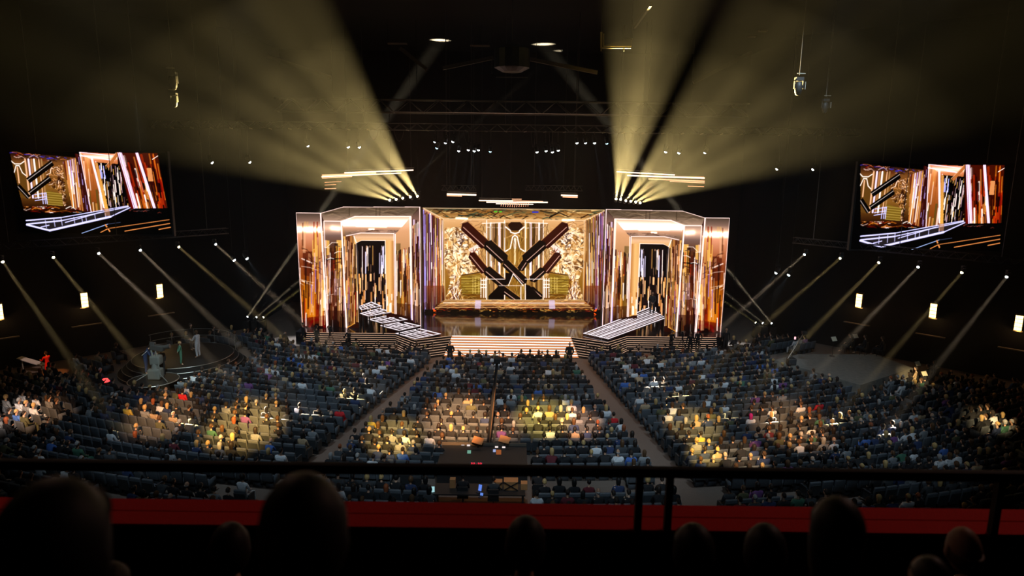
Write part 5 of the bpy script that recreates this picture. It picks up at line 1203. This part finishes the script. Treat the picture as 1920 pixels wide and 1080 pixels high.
MB().box((.15, .1, 1.75), (.09, .06, .16)).build('small_lamp', emis('pink pilot lamp', (1, .5, .55), 1.5), e)
M_sheet = mat('sheet music paper', (.7, .62, .45), .8)
for i, (px, py) in enumerate(((1560, 668), (1716, 716), (1728, 736), (1600, 662))):
    p = PZ(px, py, 1.0 if i in (0, 3) else fz(40)); e = empty('music_stand', tuple(p), .4, 'black music stand with a lit sheet %s' % ('at the back of the angular platform', 'right of the angular platform, farther', 'right of the angular platform, nearer', 'farthest back on the angular platform')[i], 'music stand', 'music stands on the right')
    MB().tube([(0, 0, .05), (0, 0, 1.1)], .015, 6).tube([(0, 0, 0), (0, 0, .03)], .18, 10).build('stem', M_black, e)
    MB().box((0, 0, 1.2), (.5, .02, .35), Matrix.Rotation(R(-35), 3, 'X')).build('desk', M_black, e)
    MB().box((0, -.025, 1.215), (.42, .006, .30), Matrix.Rotation(R(-35), 3, 'X')).build('sheet', M_sheet, e)
for i, (px, py, top) in enumerate(((1590, 662, 'black'), (1618, 665, 'black'), (1712, 728, 'tan'), (1735, 722, 'black'), (1650, 668, 'black'))):
    p = PZ(px, py, 1.0 if i in (0, 1, 4) else fz(40)); person(tuple(p), .8, 'upright', SEATED, 'short', 'dark', top, i, 'seated musician in %s, %s' % (top, ('left of three on the platform', 'middle of three on the platform', 'beside the nearer lit music stand', 'right of the lit music stands', 'right of three on the platform')[i]), 'seated musicians on the right', 1, False, 1.0)
    MB0 = MB(); MB0.box((0, 0, .43), (.4, .4, .04)); MB0.box((0, -.22, .7), (.4, .04, .4))
    for a in (-.17, .17):
        for b_ in (-.17, .17): MB0.box((a, b_, .21), (.03, .03, .42))
    o = MB0.build('musician_chair', M_black); o.location = p; o.rotation_euler = (0, 0, .8); tag(o, 'black chair under the seated musician, %s' % ('left of three on the platform', 'middle of three on the platform', 'beside the nearer lit music stand', 'right of the lit music stands', 'right of three on the platform')[i], 'chair', 'musician chairs')
# odd lights in the dark on the left
e = empty('table_lamp', tuple(PZ(200, 738, fz(40))), 0, 'small lamp with a glowing red shade in the dark at the left', 'lamp')
MB().tube([(0, 0, 0), (0, 0, .03)], .12, 12).tube([(0, 0, 0), (0, 0, .75)], .03, 8).build('stem', M_black, e)
MB().tube([(0, 0, .74), (0, 0, .9)], [.24, .14], 14).build('lamp_shade', emis('red lamp shade', (1, .06, .06), 2), e)
p = PZ(92, 708, fz(40)); person(tuple(p), 1.2, 'reach', REACH, 'short', 'dark', 'red', 0, 'person in red lit by an orange light in the dark far left', None, 1, False, .95)
lamp('SPOT', (p.x+2, p.y-6, 9), p+Vector((0, 0, 1.2)), 3500, (1, .30, .06), size=.05, angle=8, blend=.5, name='orange_spot')
o = MB().box((0, 0, .8), (1.6, .5, .05), Matrix.Rotation(.3, 3, 'Y')).box((-.6, 0, .4), (.05, .05, .8)).box((.6, 0, .4), (.05, .05, .8)).build('slanted_table', mat('pale table', (.6, .55, .5), .6)); o.location = PZ(62, 700, fz(44)); tag(o, 'pale slanted table top catching light in the dark far left', 'table')
lamp('SPOT', (o.location.x+3, o.location.y-7, 9), o.location+Vector((0, 0, .8)), 1800, (1, .7, .6), size=.05, angle=6, name='warm_spot')
# ================================================================== mixing position
e = empty('mixing_desk', (-1.55, 27.6, fz(27.6)), 0, 'low black mixing desk behind the centre block with small lit panels and glowing papers', 'mixing desk'); f0 = fz(27.6)
def prel(px, py, z): return PZ(px, py, z)-Vector(e.location)
zt2 = 1.22
A_, B2 = PZ(829, 834, zt2), PZ(987, 836, zt2); F_ = PZ(905, 876, zt2)
MB().box(((A_.x+B2.x)/2-e.location.x, (A_.y+F_.y)/2-e.location.y, (zt2-f0)/2), (B2.x-A_.x, A_.y-F_.y, zt2-f0)).build('body', M_black, e)
MB().box(((A_.x+B2.x)/2-e.location.x, A_.y-e.location.y, zt2-f0+.06), (B2.x-A_.x, .06, .12)).build('back_ridge', mat('desk edge', (.10, .08, .06), .6), e)
def flat(name, px, py, w_, h_, m_, tilt=0, z=zt2+.03):
    p = prel(px, py, z); return MB().box(p, (w_, h_, .02), Matrix.Rotation(R(tilt), 3, 'X')).build(name, m_, e)
PW = emis('paper glow white', (1, .85, .8), 1.0); PG = emis('panel green', (.35, .8, .6), .45); PO = emis('paper glow orange', (1, .28, .08), .30)
for px, py in ((868, 833.5), (878.5, 835), (931, 838), (944.5, 838.5)): flat('glowing_paper_label', px, py, .14, .07, PW, 35)  # paper labels, their brightness put in as emission
flat('green_display', 879.5, 848, .16, .19, PG, 35); flat('glowing_paper_sheet', 935, 850, .22, .34, PO, 35); flat('blue_display', 927, 845, .12, .12, emis('panel blue', (.5, .6, 1), .7), 35, zt2+.05)  # the orange one is a paper sheet with a glow put into it
ck = flat('clock_body', 893, 870, .55, .18, M_black, 45, zt2+.08)
dg = MB(); p = prel(893, 870, zt2+.10)
for i in range(5):
    if i == 2: dg.box(p+Vector((0, 0, .0)), (.02, .02, .02)); continue
    cx = (i-2)*.095
    for dy in (-.035, 0, .035): dg.box(p+Vector((cx, dy, dy*.8)), (.06, .012, .01))
    dg.box(p+Vector((cx+.03, .018, .014)), (.012, .035, .01)); dg.box(p+Vector((cx-.03, -.018, -.014)), (.012, .035, .01))
dg.build('red_digits', emis('clock red', (1, .03, .06), 2.5), e)
for i, (px, py) in enumerate(((896, 826), (946, 824))):
    p = PZ(px, py, 1.55); s_ = empty('script_stand', (p.x, p.y, zt2), 0, 'tilted brown board on a stand at the mixing desk, %s' % ('left one', 'right one')[i], 'stand', 'brown boards at the mixing desk')
    MB().box((0, 0, .33), (.48, .36, .03), Matrix.Rotation(R(30), 3, 'X') @ Matrix.Rotation(R(-18), 3, 'Z')).build('board', M_wood, s_)
    MB().tube([(0, 0, 0), (0, 0, .3)], .03, 6).build('stem', M_black, s_)
e2 = empty('camera_mast', tuple(PZ(914, 852, .6)), 0, 'tall black camera mast rising from the mixing desk in front of the centre block', 'mast'); b0 = Vector(e2.location); t_ = PY(932, 680, b0.y+.3)-b0
MB().tube([(0, 0, -.2), t_*.5, t_], [.11, .09, .06], 8).build('pole', M_black, e2)
MB().tube([Vector((.07, -.09, .4)), t_*.9+Vector((.05, -.07, 0))], .012, 5).build('cable', mat('brown cable', (.22, .12, .06), .5), e2)
MB().rbox(t_+Vector((0, 0, .12)), (.3, .4, .25), .04).tube([t_+Vector((0, .2, .12)), t_+Vector((0, .4, .12))], .07, 8).build('camera_head', M_black, e2)
# the technicians' area nearer the balcony
fz2 = fz(24); e = empty('technician_table', (-1.0, 25.2, fz2), 0, 'long black table of equipment in the technicians area under the balcony rail', 'table')
zt3 = fz2+.75; a3, b3 = PZ(812, 925, zt3), PZ(985, 928, zt3); a3.y = b3.y = (a3.y+b3.y)/2
e.location = ((a3.x+b3.x)/2, a3.y+.4, fz2)
MB().box((0, 0, .73), (b3.x-a3.x, .9, .05)).build('table_top', M_black, e)
for s1 in (-1, 1):
    for s2 in (-1, 1): MB().box((s1*(b3.x-a3.x)/2*.95, s2*.38, .36), (.06, .06, .72)).build('leg', M_black, e)
for i, (px, py, w_, h_, d_) in enumerate(((958, 909, .56, .36, .4), (983, 915, .26, .26, .3), (934, 910, .32, .32, .3), (848, 905, .22, .36, .25))):
    z = zt3+h_/2; p = PZ(px, py, z+.1); p.y = e.location.y+(.1 if i < 3 else .15)
    bx = MB().rbox((0, 0, h_/2), (w_, d_, h_), .01)
    o = bx.build('wooden_crate', M_wood); o.location = (p.x, p.y, zt3+.006)
    tag(o, ('large brown crate on the technicians table', 'small brown crate right of the large one', 'small brown crate behind crossed black struts', 'tall narrow brown crate left on the technicians table')[i], 'crate', 'brown crates on the technicians table')
    if i in (0, 2): MB().bar((-w_/2, -d_/2-.02, .02), (w_/2, -d_/2-.02, h_), .03).bar((w_/2, -d_/2-.02, .02), (-w_/2, -d_/2-.02, h_), .03).build('cross_strut', M_black, o)
lamp('SPOT', (.4, 25.0, 5.5), (-.2, 25.6, zt3+.1), 90, (1, .5, .2), size=.05, angle=60, blend=.6, name='work_light')
for i, (px, py, nm, col, w_, h_) in enumerate(((808, 917, 'pale cyan screen left of the technicians table', (.45, .8, .85), .28, .22), (900, 916, 'blue screen in the middle of the technicians table', (.15, .3, 1.0), .14, .24), (903, 925, 'small blue screen at the near edge of the technicians table', (.15, .3, .9), .12, .1))):
    p = PZ(px, py, zt3+.12); o = empty('laptop', (p.x, p.y, zt3+.01 if i else zt3-.03), (.1, -.5, -.4)[i], 'open laptop with a '+nm, 'laptop')
    MB().box((0, -.1, .01), (w_, .18, .02)).build('keyboard_base', M_black, o)
    l_ = MB().box((0, .02, .02+h_/2), (w_+.02, .012, h_+.02), Matrix.Rotation(R(-15), 3, 'X')).build('lid', M_black, o)
    MB().box((0, .010, .02+h_/2), (w_, .006, h_), Matrix.Rotation(R(-15), 3, 'X')).build('screen', emis('laptop '+str(i), col, .8), l_)
    if i == 0:
        s_ = MB().box((0, 0, -.37), (.5, .4, .7)).build('equipment_case', M_black); s_.location = (p.x, p.y-.05, zt3-.03); tag(s_, 'black equipment case carrying the pale cyan laptop', 'case')
for i, (px, py, top, si, pn, J) in enumerate(((782, 918, 'charcoal', 0, 'upright', SEATED), (762, 912, 'black', 1, 'leaning', LEAN), (868, 935, 'black', 0, 'upright', SEATED), (1008, 930, 'black', 1, 'leaning', LEAN), (925, 940, 'charcoal', 2, 'upright', SEATED))):
    p = PZ(px, py, fz2+.3); p.z = fz2
    person(tuple(p), .1, pn, J, 'short', 'dark', top, si, 'technician in %s seated %s' % (top, ('left of the pale cyan laptop', 'farthest left in the technicians area', 'before the tall narrow crate', 'right of the brown crates', 'before the middle of the technicians table')[i]), 'seated technicians', 1, False, 1.0)
    MB0 = MB(); MB0.rbox((0, 0, .44), (.44, .44, .07), .02); MB0.rbox((0, -.24, .72), (.42, .06, .42), .02); MB0.tube([(0, 0, 0), (0, 0, .42)], .03, 6); MB0.tube([(0, 0, 0), (0, 0, .04)], .26, 10)
    o = MB0.build('office_chair', M_black); o.location = p; tag(o, 'black swivel chair of the technician %s' % ('left of the pale cyan laptop', 'farthest left in the technicians area', 'before the tall narrow crate', 'right of the brown crates', 'before the middle of the technicians table')[i], 'chair', 'technician chairs')
# ================================================================== balcony in front of the camera
M_red = mat('red carpet', (.62, .012, .012), .95, noise=.35, nscale=90)
zL = 11.6; y1_, y2_ = 2.4/math.tan(R(30.44)), 2.4/math.tan(R(28.48))
for nm, o in (('floor', MB().box((0, .15, 12.2), (24, 1.3, .3)).box((0, 1.55, 11.4), (24, 1.5, 1.0)).box((0, 3.2, 10.68), (24, 1.8, .6)).build('floor', M_carpet2 if False else mat('dark balcony floor', (.02, .018, .018), .9))), ('wall', MB().box((0, (y1_+y2_)/2, 10.4), (24, y2_-y1_-.002, 2.36)).build('wall_balcony', M_wall))): struct(o)
e = empty('balcony_ledge', (0, (y1_+y2_)/2, zL-.02), 0, 'red carpeted ledge along the balcony front with a dark seam', 'ledge')
dl_ = (y2_-y1_); MB().box((0, -dl_*.24, .0), (24, dl_*.47, .04)).build('near_carpet_strip', M_red, e); MB().box((0, dl_*.26, .0), (24, dl_*.46, .04)).build('far_carpet_strip', M_red, e)
zr = 14-4.1*math.tan(R(25.95))
e = empty('balcony_rail', (0, 4.1, zL), 0, 'thick black rail running along the balcony front on paired posts', 'railing')
RB = mat('matte black rail', (.004, .004, .004), .8)
MB().rbox((0, 0, zr-zL), (24, .06, .068), .02).build('rail', RB, e)
for px in (1197, 1253, 1868, -500, 2400):
    p = PY(px, 950, 4.1); MB().box((p.x, 0, (zr-zL)/2-.02), (.045, .045, zr-zL-.02)).build('post', RB, e)
lamp('SPOT', (7, 7.5, 17), (0.5, 4.2, 11.6), 150, (1, .55, .45), size=.1, angle=75, blend=.8, name='ledge_light')
lamp('SPOT', (-5, 8.5, 17), (-1.5, 4.2, 11.6), 85, (1, .55, .45), size=.1, angle=60, blend=.8, name='ledge_light')
FG = [(430, 978, 2.95, 'bob', 'dark', 'person in the balcony front row with red rimmed head, left of the big head', 0, 1.0), (987, 966, 2.95, 'bob', 'black', 'dark head in the balcony front row at the middle of the red ledge', 0, 1.0), (1300, 980, 2.9, 'bob', 'black', 'dark head in the balcony front row just right of the rail posts', 0, 1.0), (1437, 980, 2.9, 'bob', 'black', 'dark head in the balcony front row, second right of the rail posts', 0, 1.0), (1812, 985, 2.95, 'bald', 'brown', 'balding person in the balcony front row at the far right', 0, 1.0), (205, 1052, 2.7, 'bob', 'dark', 'dark haired person low in the balcony front row at the far left', 0, .98),
      (567, 884, 1.42, 'bob', 'black', 'large dark head close before the camera, left of centre', 1, 1.08), (105, 892, 1.25, 'bob', 'black', 'large dark head close before the camera at the left edge', 1, 1.12), (1572, 930, 1.85, 'long', 'black', 'large dark head and shoulders close before the camera on the right', 1, 1.1), (1745, 1040, 1.9, 'short', 'black', 'dark head low before the camera near the right corner', 1, 1.0)]
for i, (px, py, Y, hk, hair, lab, row, sc) in enumerate(FG):
    t = PY(px, py, Y); zf = 10.98 if row == 0 else 11.9
    hh = (t.z-zf)/1.408
    person((t.x, t.y, zf), random.Random(i).uniform(-.2, .2), 'upright', SEATED, hk, hair, 'black', i, lab, 'people on the balcony', 2, False, hh)
    o = bpy.data.objects.new('balcony_chair', seat_meshes['f']); COL.objects.link(o); o.location = (t.x, t.y, zf); o.scale = (1, 1, .8); tag(o, 'black balcony chair under the '+('person with red rimmed head', 'head at the middle of the ledge', 'head just right of the posts', 'second head right of the posts', 'balding person far right', 'dark haired person far left', 'large head left of centre', 'large head at the left edge', 'large head on the right', 'low head near the right corner')[i], 'chair', 'balcony chairs')
